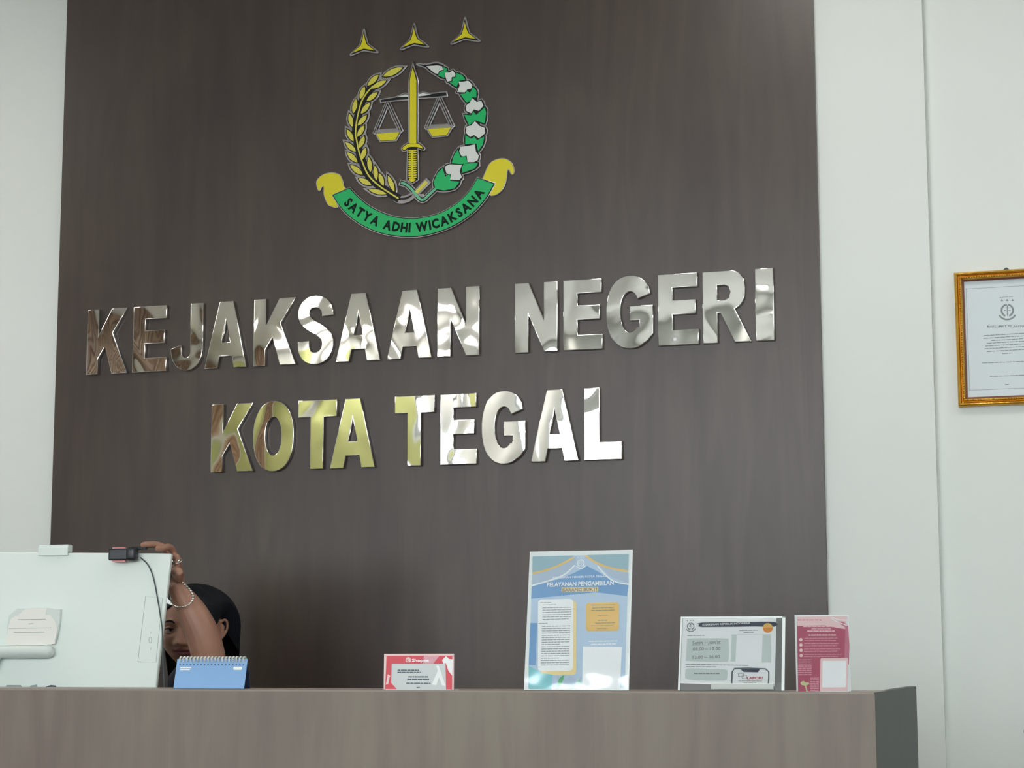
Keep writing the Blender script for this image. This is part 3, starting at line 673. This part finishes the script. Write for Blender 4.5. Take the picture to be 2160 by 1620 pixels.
sh.rrect('white_print', 492, 1403.5, 510, 1410.5, 2, M['paper'])
bm = bmesh.new()
for k in range(19):
    u_, z_ = sh.m(376+k*7.6, 1393)
    zz = Hc*math.cos(lc)-.001; yy = Hc*math.sin(lc)
    for j in (0, .0022): tube(bm, [(u_+j, yy+.0065*math.cos(R(a)), zz+.0065*math.sin(R(a))) for a in range(-60, 241, 30)], .0009, 6, 2)
obj('wire_binding', bm, mat('white_wire', (220, 224, 222), .35), cl, True)

# ------------------------------------------------------------ monitor
M['plastic'] = mat('white_plastic', (232, 242, 238), .38)
M['plastic2'] = mat('white_plastic_shade', (218, 228, 223), .42)
M['seam'] = mat('seam_grey', (150, 164, 160), .5)
M['blk'] = mat('black_plastic', (28, 32, 38), .35)
M['redtrim'] = mat('red_trim', (232, 130, 132), .35)
tr = at(361, 1167, 4.53)
MYAW = R(3); MLEAN = R(9.5); MROLL = R(1.3)
mon = empty('monitor', (tr.x, tr.y, .76)); tag(mon, 'white all-in-one monitor seen from the back on the desk at the left', 'monitor')
mz = tr.z-.76
piv = empty('casing_pivot', (0, 0, mz), (0, 0, 0)); piv.parent = mon
MW, MH = .56, .40
bm = bmesh.new(); bx(bm, -MW, 0, 0, .012, -MH, 0, .004, 3)
mesh_case = bm
mm = Matrix.Translation((0, 0, mz)) @ Matrix.Rotation(MYAW, 4, 'Z') @ Matrix.Rotation(-MLEAN, 4, 'X') @ Matrix.Rotation(MROLL, 4, 'Y')
def mpart(name, bm, m, parent=None, smooth=False):
    bmesh.ops.transform(bm, matrix=mm, verts=bm.verts); return obj(name, bm, m, parent or mon, smooth)
bpy.data.objects.remove(piv)
case = mpart('casing', mesh_case, M['plastic'])
bm = bmesh.new(); bx(bm, -MW+.002, -.002, .012, .0175, -MH+.002, -.002, .002); mpart('screen', bm, M['blk'], None)
bm = bmesh.new(); bx(bm, -MW+.0005, -.0005, .0095, .0135, -MH, -.0005, .001); mpart('bezel', bm, M['plastic2'])
mmi = (Matrix.Translation((tr.x, tr.y, .76)) @ mm).inverted()
def ml(px, py):
    """photo pixel -> point on the casing's back face, in casing coordinates"""
    o_ = mmi @ Vector((0, -CAMD, CAMZ)); d_ = mmi.to_3x3() @ (at(px, py)-Vector((0, -CAMD, CAMZ)))
    return o_+d_*(-o_.y/d_.y)
def mpoly(pts, th, y=0.0): return [(p.x, p.z) for p in (ml(*q_) for q_ in pts)]
def mplate(name, pts, th, m, bev=0, parent=None, y=0):
    me = plate_mesh([mpoly(pts, th)], y, th, 0, bev); me.transform(mm); return link(name, me, m, parent or mon)
# service door outline and its little marks
d4 = [(291, 1396), (329, 1397), (343, 1262), (307, 1258)]
P_ = mpoly(d4, 0); me = plate_mesh([stroke(P_+[P_[0]], .0011)], 0, .0003); me.transform(mm); link('door_seam', me, M['seam'], mon)
for pts in ([(318, 1333), (318, 1337)], [(318, 1366), (318, 1371)]):
    me = plate_mesh([stroke(mpoly(pts, 0), .001)], 0, .0003); me.transform(mm); link('door_mark', me, M['seam'], mon)
Pc = [(317+3*math.cos(R(a)), 1350+6*math.sin(R(a))) for a in range(0, 361, 30)]
me = plate_mesh([stroke(mpoly(Pc, 0), .001)], 0, .0003); me.transform(mm); link('door_mark', me, M['seam'], mon)
# stand: hinge housing, barrel, neck, foot
mplate('hinge_plate', [(22, 1360), (112, 1361), (122, 1350), (128, 1320), (131, 1286), (118, 1286), (106, 1283), (40, 1284), (22, 1300), (18, 1330), (18, 1352)], .010, M['plastic2'], .002)
lab = [(24, 1361), (112, 1361), (120, 1352), (124, 1333), (121, 1315), (110, 1300), (100, 1299), (38, 1301), (24, 1318), (20, 1340)]
M['label'] = mat('label_paper', (240, 240, 234), .6)
mplate('paper_label', smooth_pts(lab, 3, True), .0015, M['label'], 0, None, -.0101)
mplate('label_fold', [(42, 1300), (100, 1299), (103, 1284), (58, 1286)], .001, M['label'], 0, None, -.0101)
lines = []
for x0, x1, y_ in ((42, 101, 1309), (65, 75, 1318), (23, 113, 1327), (34, 98, 1336)):
    me = plate_mesh([stroke(mpoly([(x0, y_), (x1, y_-1)], 0), .0013)], -.0117, .0002); me.transform(mm); lines.append(me)
link('label_print', join(lines), M['seam'], mon)
a_, b_ = ml(-30, 1377), ml(110, 1377)
bm = bmesh.new(); tube(bm, [(a_.x, -.014, a_.z), ((a_.x+b_.x)/2, -.014, (a_.z+b_.z)/2), (b_.x-.005, -.014, b_.z)], .0165, 20, 3); mpart('hinge_barrel', bm, M['plastic2'], None, True)
nk = ml(10, 1395)
bm = bmesh.new(); tube(bm, [tuple(mm @ Vector((nk.x-.02, -.016, nk.z+.02))), tuple(mm @ Vector((nk.x-.05, -.03, nk.z-.09))), (-.50, -.19, .06), (-.50, -.19, .034)], [.02, .022, .02, .02], 16, 4); obj('stand_neck', bm, M['plastic2'], mon, True)
bm = bmesh.new(); bx(bm, -.62, -.38, -.26, -.06, .001, .013, .004); obj('stand_foot', bm, M['plastic2'], mon)
mplate('casing_mark', [(95, 1451), (121, 1451), (117, 1446), (108, 1445), (98, 1448)], .001, M['inkblue'])  # small darker marks low on the back of the casing
mplate('casing_mark', [(60, 1451), (80, 1451), (78, 1444), (66, 1446)], .001, M['seam'])
mplate('casing_mark', [(12, 1449), (46, 1449), (44, 1445), (14, 1445)], .0008, M['seam'])
# white receiver box clipped on the top edge
tx = empty('sensor_box', tuple(Vector((tr.x, tr.y, .76)) + mm @ Vector((ml(115, 1167).x, 0, 0)))); tx.rotation_euler = (0, 0, MYAW)
tag(tx, 'small white plastic box sitting on the top edge of the monitor', 'box')
bm = bmesh.new(); bx(bm, -.043, .043, -.008, .02, .0005, .0195, .002); obj('housing', bm, M['plastic'], tx)
bm = bmesh.new(); bx(bm, -.043, .043, -.0105, -.0075, -.009, .012, .001); obj('clip', bm, M['plastic'], tx)
# webcam
wc = empty('webcam', tuple(Vector((tr.x, tr.y, .76)) + mm @ Vector((ml(268, 1167).x, -.0205, 0)))); wc.rotation_euler = (0, 0, MYAW+R(3))
tag(wc, 'black webcam with red trim lines clipped to the monitor top', 'webcam')
bm = bmesh.new(); bx(bm, -.038, .014, -.012, .012, -.024, .007, .004, 3); obj('body', bm, M['blk'], wc)
bm = bmesh.new(); bx(bm, .010, .039, -.016, .014, -.026, .011, .009, 4); obj('end_drum', bm, M['blk'], wc, True)
for z in (.0078, -.0265): box('trim_line', (-.026, .010, -.0125, .0, z-.001, z+.0016), M['redtrim'], wc)
bm = bmesh.new(); bx(bm, .03, .060, 0, .02, .004, .0115, .003); obj('mount_arm', bm, M['blk'], wc)
bm = bmesh.new(); bx(bm, -.015, .03, .004, .038, -.03, .0, .002); 
bm.free()
cbp = [(298, 1177), (314, 1193), (325, 1220), (334, 1265), (341, 1300), (345, 1330), (346, 1375), (347, 1400), (349, 1440), (350, 1470)]
wo = Vector(wc.location); iv = (Matrix.Translation(wo) @ Matrix.Rotation(MYAW+R(3), 4, 'Z')).inverted()
pts = []
for i, q_ in enumerate(cbp):
    l_ = ml(*q_); l_.y = -.004 if q_[1] < 1300 else -.008
    pts.append(tuple(iv @ (Vector((tr.x, tr.y, .76))+mm @ l_)))
bm = bmesh.new(); tube(bm, pts, .0017, 8, 5); obj('cable', bm, mat('cable_grey', (66, 78, 82), .45), wc, True)
# paper tab sticking out at the monitor's edge
pt = [at(353, 1262, 4.50), at(355, 1268, 4.50), at(364, 1276, 4.52), at(356, 1272, 4.50)]
bm = bmesh.new(); v_ = [bm.verts.new(p+Vector((0, y_, 0))) for y_ in (0, .0006) for p in (at(350, 1258, 4.515), at(350, 1272, 4.515), at(364, 1277, 4.515), at(357, 1266, 4.515))]
bm.faces.new(v_[:4]); bm.faces.new(v_[4:][::-1])
for i in range(4): bm.faces.new((v_[i], v_[(i+1) % 4], v_[4+(i+1) % 4], v_[4+i]))
tag(obj('paper_tab', bm, M['paper']), 'tiny white paper tab sticking out at the monitor edge by the wrist', 'paper tab')

# ------------------------------------------------------------ framed certificate
fc = at(2121, 570); fxl = at(2010, 572).x; fzt, fzb = at(2010, 571).z, at(2020, 855).z
FW = 2*(fc.x-fxl); FH = fzt-fzb
fr = empty('certificate_frame', (fc.x, .045, (fzt+fzb)/2)); tag(fr, 'gold framed certificate hanging on the right white wall', 'framed certificate')
M['gilt'] = mat('gilt', (206, 158, 64), .3, .85)
bump(M['gilt'], noise(M['gilt'], 110, 3), .6, .003)
M['giltdark'] = mat('dark_gilt', (140, 86, 30), .4, .5)
def frame_rings(prof, w_, h_):
    bm = bmesh.new(); rings = []
    for off, hh in prof:
        x, z = w_/2-off, h_/2-off
        rings.append([bm.verts.new((sx*x, -hh, sz*z)) for sx, sz in ((-1, -1), (1, -1), (1, 1), (-1, 1))])
    for a, b in zip(rings, rings[1:]):
        for k in range(4): bm.faces.new((a[k], a[(k+1) % 4], b[(k+1) % 4], b[k]))
    return bm
x = obj('frame', frame_rings([(0, 0), (0, .014), (.002, .018), (.005, .0195), (.008, .018), (.0105, .012), (.0125, .011), (.014, .015), (.0165, .019), (.019, .0175), (.021, .013), (.021, .002)], FW, FH), M['gilt'], fr)
x = obj('inner_lip', frame_rings([(.021, .013), (.0255, .009), (.0255, .003)], FW, FH), mat('brown_lip', (120, 70, 52), .4), fr); tag(x, 'red-brown inner lip')
# beads running along the inner ridge
bm = bmesh.new()
for s in (-1, 1):
    z = -FH/2+.024
    while z < FH/2-.02:
        bmesh.ops.create_icosphere(bm, subdivisions=1, radius=.0034, matrix=Matrix.Translation((s*(FW/2-.0165), -.0175, z)) @ Matrix.Diagonal((.8, .7, 1.1, 1))); z += .0068
    x_ = -FW/2+.024
    while x_ < FW/2-.02:
        bmesh.ops.create_icosphere(bm, subdivisions=1, radius=.0034, matrix=Matrix.Translation((x_, -.0175, s*(FH/2-.0165))) @ Matrix.Diagonal((1.1, .7, .8, 1))); x_ += .0068
obj('bead_moulding', bm, M['gilt'], fr, True)
M['cert'] = mat('certificate_paper', (208, 218, 222), .5)
pap = box('mount_paper', (-FW/2+.024, FW/2-.024, -.0035, -.001, -FH/2+.024, FH/2-.024), M['cert'], fr)
qf = [(2010, 572), (2010+222, 563), (2020+220, 845), (2020, 855)]
sh = Sheet(fr, qf, FW, FH, -FW/2, -FH/2); sh.lay = 54
def cf(u, v): return (1990+u/4.765, 540+v/4.765)
bl = [(-.12, .118), (.12, .118), (.12, -.118), (-.12, -.118)]
sh.raw('border_line', [stroke([(-.112, .142), (.112, .142)], .0011), stroke([(-.110, .142), (-.110, -.142)], .0011), stroke([(.110, .142), (.110, -.142)], .0011), stroke([(-.112, -.142), (.112, -.142)], .0011)], M['greytxt'])
sh.seal('printed_seal', 2122.5, 652, 14, M['greytxt'])
sh.text('printed_title', 'MAKLUMAT PELAYANAN', 2080, 687.5, 4.4, 86, M['greytxt'], .025)
rows = []
for k, (x0, v) in enumerate(((395, 785), (390, 812), (470, 835), (425, 862), (410, 890), (400, 918), (425, 945), (580, 965))):
    px, py = cf(x0, v); rows.append((px, 4244-px, py, 1.5, -.055))
for x0, v in ((380, 1060), (455, 1193), (605, 1273)):
    px, py = cf(x0, v); rows.append((px, 4242-px, py, 1.4, -.04))
rows.append((cf(555, 0)[0], 4242-cf(555, 0)[0], cf(0, 403)[1], 1, -.05))
for r_ in [rows[:8]]+[[k] for k in rows[8:]]: sh.lines('small_print', r_, M['greytxt'])
bm = bmesh.new(); v_ = [bm.verts.new((x_, y_, z_)) for y_ in (-.004, -.002) for x_, z_ in ((-.010, FH/2), (.010, FH/2), (.003, FH/2+.0075), (-.003, FH/2+.0075))]
bm.faces.new(v_[:4]); bm.faces.new(v_[4:][::-1])
for i in range(4): bm.faces.new((v_[i], v_[(i+1) % 4], v_[4+(i+1) % 4], v_[4+i]))
obj('hanger', bm, mat('hanger_metal', (60, 70, 74), .4, .5), fr)
# small dark hook low on the right wall
p = at(2160, 1546)
bm = bmesh.new(); tube(bm, [(0, 0, 0), (0, -.008, 0), (0, -.011, .004)], .0035, 10, 3)
o = obj('wall_hook', bm, M['blk']); o.location = (p.x+.001, .045, p.z); tag(o, 'tiny dark hook low on the white wall at the right edge', 'hook')

# ------------------------------------------------------------ the person behind the desk
M['skin'] = mat('skin', (182, 134, 112), .5)
M['skin'].node_tree.nodes['Principled BSDF'].inputs['Subsurface Weight'].default_value = .08
M['skin'].node_tree.nodes['Principled BSDF'].inputs['Subsurface Radius'].default_value = (.01, .004, .002)
colorize(M['skin'], noise(M['skin'], 14, 3), [(.3, (156, 114, 96)), (.7, (174, 130, 108))])
M['lip'] = mat('lips', (128, 74, 76), .4)
M['hair'] = mat('black_hair', (18, 23, 30), .5, spec=.2)
bump(M['hair'], noise(M['hair'], 60, 2, (3, 3, .4)), .4, .004)
M['navy'] = mat('navy_cloth', (28, 30, 52), .8)
HC = at(404, 1325, 4.90)
HY = R(8)     # the head faces the screen
HM = Matrix.Translation(HC) @ Matrix.Rotation(HY, 4, 'Z') @ Matrix.Rotation(R(5), 4, 'X') @ Matrix.Diagonal((1.13, 1.04, 1.0, 1))
def g(x, s): return math.exp(-(x/s)**2)
def head_point(th, ph):
    # th: 0 top .. pi bottom, ph: angle about z, 0 = face (-y)
    st, ct = math.sin(th), math.cos(th)
    x, y, z = math.sin(ph)*st, -math.cos(ph)*st, ct
    X, Y, Z = x*.072, y*.092+.004, z*.115
    if Z < .0:
        t = min(1, -Z/.115)
        X *= 1-.24*t**1.8
        if y > 0: Y *= 1-.45*t**1.5
        else: Y = Y*(1-.06*t)-.004*t
    if y < .3: X *= 1+.10*g(Z+.05, .03)
    if y < -.05:
        f = min(1, (-y-.05)/.3)
        d = 0
        d += .020*g(X, .0095)*(1/(1+math.exp(-(0.008-Z)/.006)))*(1/(1+math.exp(-(Z+.040)/.0035)))*(.45+.75*max(0, min(1, -(Z-.01)/.045)))
        d += .009*g(X, .011)*g(Z+.033, .010)
        d += .008*(g(X-.014, .006)+g(X+.014, .006))*g(Z+.036, .007)
        d -= .0105*(g(X-.031, .016)+g(X+.031, .016))*g(Z-.002, .0115)
        d += .004*(g(X-.030, .022)+g(X+.030, .022))*g(Z-.024, .008)
        d += .0085*g(X, .022)*g(Z+.0535, .0055)+.0090*g(X, .019)*g(Z+.0655, .0060)-.005*g(X, .024)*g(Z+.0595, .0022)
        d -= .004*g(X, .02)*g(Z+.078, .006)
        d += .008*g(X, .018)*g(Z+.100, .013)
        d += .005*(g(X-.042, .02)+g(X+.042, .02))*g(Z+.025, .02)
        Y -= d*f
    return Vector((X, Y, Z))
bm = bmesh.new()
NT, NP = 110, 140
grid = [[bm.verts.new(HM @ head_point(PI*(i+.5)/NT, 2*PI*j/NP)) for j in range(NP)] for i in range(NT)]
for i in range(NT-1):
    for j in range(NP): bm.faces.new((grid[i][j], grid[i+1][j], grid[i+1][(j+1) % NP], grid[i][(j+1) % NP]))
bm.faces.new([grid[0][j] for j in range(NP)]); bm.faces.new([grid[-1][j] for j in range(NP)][::-1])
# ears
for s in (-1, 1):
    ear = [(s*.071, .012, .016), (s*.079, .020, .021), (s*.083, .028, .012), (s*.082, .027, -.006), (s*.077, .018, -.022), (s*.071, .008, -.030)]
    tube(bm, [HM @ Vector(p) for p in ear], [.0040, .0042, .0042, .0040, .0042, .0055], 8, 3)
    tube(bm, [HM @ Vector(p) for p in ((s*.066, .012, .008), (s*.075, .018, .004), (s*.073, .014, -.014), (s*.068, .006, -.022))], [.006, .0045, .006, .0055], 8, 3)
# neck, torso, pelvis, legs
nb = HC+Vector((.0, .05, -.20))
tube(bm, [HC+Vector((0, .03, -.06)), HC+Vector((0, .035, -.12)), nb], [.050, .050, .058], 20, 4)
sh_z = HC.z-.255
SL = Vector((HC.x+.165, HC.y+.05, sh_z)); SR = Vector((HC.x-.165, HC.y+.05, sh_z))
tube(bm, [SR, (SR+SL)/2+Vector((0, 0, .015)), SL], [.055, .075, .055], 16, 5)
hip = Vector((HC.x, HC.y+.06, .56))
tube(bm, [nb+Vector((0, .0, -.05)), nb+Vector((0, 0, -.2)), hip+Vector((0, 0, .14)), hip], [.085, .125, .115, .13], 20, 5, 1)
for s in (-1, 1):
    k0 = hip+Vector((s*.09, 0, -.0)); kn = hip+Vector((s*.11, -.40, 0)); an = Vector((kn.x, kn.y+.02, .08))
    tube(bm, [k0, kn], [.085, .06], 14, 3); tube(bm, [kn, (kn+an)/2+Vector((0, .015, 0)), an], [.058, .05, .036], 14, 3)
    tube(bm, [an+Vector((0, .02, -.04)), an+Vector((0, -.08, -.045)), an+Vector((0, -.16, -.055))], [.035, .032, .024], 12, 3)
# raised arm: shoulder, elbow, wrist
EL = at(447, 1428, 4.66); WR = at(375, 1243, 4.605)
arm = [SL+Vector((.0, -.0, 0)), (SL+EL)/2+Vector((.02, 0, -.01)), EL]
tube(bm, arm, [.052, .048, .042], 18, 5)
fa = [EL, at(440, 1385, 4.645), at(427, 1338, 4.63), at(407, 1295, 4.62), at(387, 1262, 4.61), WR]
tube(bm, fa, [.042, .0440, .0440, .0395, .031, .0255], 20, 6)
# other arm resting on the worktop
ER = Vector((SR.x-.05, SR.y-.10, .86)); tube(bm, [SR, ER], [.05, .042], 14, 3); tube(bm, [ER, ER+Vector((.08, -.2, -.04))], [.04, .026], 14, 3)
hr = ER+Vector((.08, -.2, -.04)); tube(bm, [hr, hr+Vector((.02, -.06, -.015))], [.026, .028], 12, 3)
for k in range(4):
    a_ = hr+Vector((.0+.017*k-.01, -.08, -.015)); tube(bm, [a_, a_+Vector((0, -.035, -.002)), a_+Vector((0, -.06, -.016))], [.009, .008, .007], 8, 3)
tube(bm, [hr+Vector((.03, -.02, -.01)), hr+Vector((.06, -.05, -.02))], [.01, .008], 8, 3)
# palm
palm = [WR, at(372, 1226, 4.605), at(371, 1206, 4.605), at(369, 1190, 4.60)]
tube(bm, palm, [.0255, .0265, .0235, .018], 18, 5, .62)
tube(bm, [at(374, 1216, 4.585), at(368, 1200, 4.58)], [.012, .012], 12, 3)
tube(bm, [at(366, 1222, 4.61), at(362, 1200, 4.60)], [.016, .013], 12, 3)
# index and middle over the top edge, ring and little finger round the side, thumb against the screen side
for pts, rr in (
        ([at(366, 1192, 4.61), at(356, 1168, 4.615), at(343, 1153.5, 4.60), at(326, 1148.5, 4.585), at(309, 1149, 4.565), at(302, 1149.5, 4.56)], [.0105, .0095, .0092, .0088, .0086, .0075]),
        ([at(370, 1190, 4.60), at(367, 1170, 4.585), at(359, 1155.5, 4.560), at(347, 1155, 4.535), at(336, 1156.5, 4.520), at(333.5, 1157, 4.518)], [.0105, .0102, .0098, .0092, .0088, .008]),
        ([at(376, 1205, 4.59), at(374.5, 1186, 4.575), at(372, 1174, 4.570), at(366, 1176, 4.567)], [.0105, .0100, .0092, .008]),
        ([at(378, 1220, 4.585), at(378, 1207, 4.565), at(373, 1203, 4.570), at(367, 1206, 4.568)], [.0115, .0115, .0098, .0085]),
        ([at(370, 1232, 4.615), at(358, 1222, 4.625), at(346, 1204, 4.60), at(340, 1190, 4.585)], [.014, .0120, .0100, .0085])):
    tube(bm, pts, rr, 12, 4)
me = bpy.data.meshes.new('b'); bm.to_mesh(me); bm.free()
t_ = bpy.data.objects.new('b', me); C.objects.link(t_)
md = t_.modifiers.new('r', 'REMESH'); md.mode = 'VOXEL'; md.voxel_size = .0022; md.adaptivity = 0
ms_ = t_.modifiers.new('s', 'SMOOTH'); ms_.factor = .5; ms_.iterations = 2
dg = bpy.context.evaluated_depsgraph_get(); dg.update()
bme = bpy.data.meshes.new_from_object(t_.evaluated_get(dg)); bpy.data.objects.remove(t_)
person = link('person', bme, [M['skin'], M['lip']], None, True)
tag(person, 'seated person in navy clothes with black hair, one arm raised to grip the monitor top', 'person')
hi = HM.inverted()
cent = [0.0]*(len(bme.polygons)*3); bme.polygons.foreach_get('center', cent)
mi = [0]*len(bme.polygons)
for i in range(len(mi)):
    c = Vector(cent[3*i:3*i+3])
    if (c-HC).length < .16:
        l = hi @ c
        if l.y < -.05 and abs(l.x) < .027:
            top = -.0485+.0015*math.cos(l.x*200)-.3*abs(l.x)*.35; bot = -.0720+.28*abs(l.x)
            if bot < l.z < top: mi[i] = 1
bme.polygons.foreach_set('material_index', mi)
# eyes, brows
M['eyewhite'] = mat('eye_white', (190, 196, 204), .15); M['iris'] = mat('iris', (30, 22, 20), .1)
for s in (-1, 1):
    bm = bmesh.new(); c = Vector((s*.031, -.0665, .0015)); bmesh.ops.create_uvsphere(bm, u_segments=20, v_segments=14, radius=.0118, matrix=HM @ Matrix.Translation(c)); e = obj('eye', bm, M['eyewhite'], person, True)
    bm = bmesh.new(); bmesh.ops.create_uvsphere(bm, u_segments=16, v_segments=10, radius=.0058, matrix=HM @ Matrix.Translation(c+Vector((.0015, -.0078, 0))) @ Matrix.Diagonal((1, .75, 1, 1))); obj('iris', bm, M['iris'], e, True)
    for nm, z0, arch, m_, th in (('eyelid', .0065, .0045, M['skin'], .0032), ('eyelid', -.0075, -.002, M['skin'], .0026), ('eyelash', .0040, .0040, M['hair'], .0011)):
        bm = bmesh.new(); pts = []
        for k in range(7):
            u = -1+k/3; pts.append(HM @ Vector((s*.031+u*.015, -.0785+.009*u*u+(.001 if nm != 'eyelash' else -.0025), z0+arch*(1-u*u)-.003*(1 if z0 > 0 else -1))))
        tube(bm, pts, [th*.5, th, th, th, th, th, th*.5], 8, 3); obj(nm, bm, m_, person, True)
    bm = bmesh.new(); pts = [HM @ Vector((s*(.015+.031*k/5), -.0905+.0002*k+.0105*(k/5)**2, .0215+.006*math.sin(PI*(k/5)**.8)-.0015*k/5)) for k in range(6)]
    tube(bm, pts, [.0022, .0030, .0030, .0026, .002, .0012], 8, 3); obj('eyebrow', bm, M['hair'], person, True)
# hair: a cap with a hairline and a fall behind the ears down to the shoulders
bm = bmesh.new(); rows_ = []
NT, NP = 46, 72
def hair_pt(th, ph, tk):
    st, ct = math.sin(th), math.cos(th); y = -math.cos(ph)*st
    z = ct*(.116+tk*.15)
    if th > PI/2 and abs(ph) > R(104):
        t = (th-PI/2)/R(60); k_ = 1-.10*t; z = -.24*t; y = -math.cos(ph)*k_; st = k_
    return Vector((math.sin(ph)*st*(.074+tk), y*(.093+tk*1.1)+.004+tk*.3, z))
for i in range(NT+1):
    row = []
    for j in range(NP):
        ph = 2*PI*j/NP-PI       # 0 = face
        a = math.degrees(abs(ph))
        pts_ = [(0, 46), (20, 50), (45, 62), (62, 80), (72, 86), (82, 77), (104, 77), (116, 92), (128, 140), (180, 150)]
        for (a0, l0), (a1, l1) in zip(pts_, pts_[1:]):
            if a0 <= a <= a1: lim = R(l0+(l1-l0)*(a-a0)/(a1-a0))
        th = lim*i/NT
        back = min(1, max(0, (a-75)/50))
        edge = 1 if a > 118 else min(1, (1-i/NT)*3.5)
        row.append(bm.verts.new(HM @ hair_pt(max(th, .02), ph, .002+(.014+.029*back)*edge)))
    rows_.append(row)
for i in range(NT):
    for j in range(NP):
        bm.faces.new((rows_[i][j], rows_[i+1][j], rows_[i+1][(j+1) % NP], rows_[i][(j+1) % NP]))
bm.faces.new(rows_[0])
hr_ = obj('hair', bm, M['hair'], person, True)
so = hr_.modifiers.new('s', 'SOLIDIFY'); so.thickness = .006; so.offset = -1
# navy blouse with short sleeves
bm = bmesh.new()
tube(bm, [SR+Vector((-.01, 0, -.005)), (SR+SL)/2+Vector((0, 0, .005)), SL+Vector((.01, 0, -.005))], [.062, .080, .062], 18, 5)
tube(bm, [nb+Vector((0, .0, -.045)), nb+Vector((0, 0, -.2)), hip+Vector((0, 0, .14)), hip+Vector((0, 0, .02))], [.090, .135, .125, .14], 24, 5)
tube(bm, [SL, SL+(arm[1]-SL)*.9], [.062, .06], 18, 3); tube(bm, [SR, SR+(ER-SR)*.6], [.06, .056], 16, 3)
tube(bm, [HC+Vector((0, -.005, -.155)), HC+Vector((0, .01, -.18)), nb+Vector((0, 0, -.06))], [.062, .085, .10], 24, 4)
obj('blouse', bm, M['navy'], person, True)
bm = bmesh.new()
for s in (-1, 1):
    k0 = hip+Vector((s*.09, 0, -.0)); kn = hip+Vector((s*.11, -.40, 0)); an = Vector((kn.x, kn.y+.02, .12))
    tube(bm, [k0, kn], [.094, .068], 14, 3); tube(bm, [kn, an], [.066, .05], 14, 3)
obj('trousers', bm, M['navy'], person, True)
# ring, bracelet
M['silver'] = mat('silver', (225, 232, 226), .15, 1)
def torus(bm, c, axis, r, t, n=32, f=1.0):
    a = axis.normalized(); u = a.cross(Vector((.2, 1, .1))).normalized(); v = a.cross(u)
    tube(bm, [c+u*(r*math.cos(2*PI*k/n))+v*(r*f*math.sin(2*PI*k/n)) for k in range(n+1)], t, 8, 2)
bm = bmesh.new(); torus(bm, at(374, 1182, 4.57), at(374.5, 1178, 4.565)-at(376, 1196, 4.585), .0112, .0016, 20); bmesh.ops.create_icosphere(bm, subdivisions=2, radius=.0042, matrix=Matrix.Translation(at(377.5, 1183, 4.555)))
tag(obj('finger_ring', bm, M['silver'], None, True), 'silver ring on a finger gripping the monitor side', 'ring')
LP = smooth_pts([tuple(at(*q_)) for q_ in ((381, 1228, 4.600), (392, 1236, 4.583), (402, 1247, 4.576), (407, 1260, 4.574), (401, 1272, 4.570), (388, 1279, 4.568), (374, 1279, 4.574), (363, 1272, 4.590), (361, 1258, 4.630), (366, 1240, 4.645), (373, 1229, 4.630))], 5, True)
cc_ = at(386, 1255, 4.608); LP = [tuple(cc_+(Vector(p)-cc_)*1.03) for p in LP]
bm = bmesh.new(); tube(bm, LP+LP[:1], .0010, 8, 1)
bm2 = bmesh.new()
for k in range(0, len(LP), 2): bmesh.ops.create_icosphere(bm2, subdivisions=2, radius=.0034 if k < 20 else .0022, matrix=Matrix.Translation(LP[k]))
br = empty('bracelet', (0, 0, 0)); tag(br, 'silver beaded bracelet round the raised wrist', 'bracelet')
obj('chain', bm, M['silver'], br, True); obj('beads', bm2, M['silver'], br, True)
# office chair under the person
ch = empty('office_chair', (hip.x, hip.y, 0)); tag(ch, 'black office chair behind the desk under the seated person', 'chair')
box('seat', (-.24, .24, -.24, .24, .36, .43), M['blk'], ch, .03)
bm = bmesh.new(); bx(bm, -.21, .21, .20, .25, .5, .92, .02); obj('backrest', bm, M['blk'], ch)
bm = bmesh.new(); bx(bm, -.03, .03, .215, .245, .38, .52); obj('back_support', bm, M['blk'], ch)
bm = bmesh.new(); tube(bm, [(0, 0, .08), (0, 0, .36)], .028, 14, 2); obj('gas_lift', bm, M['blk'], ch)
for k in range(5):
    a = 2*PI*k/5; bm = bmesh.new(); tube(bm, [(0, 0, .085), (.26*math.cos(a), .26*math.sin(a), .06), (.28*math.cos(a), .28*math.sin(a), .026)], [.022, .018, .024], 10, 3); obj('leg', bm, M['blk'], ch)
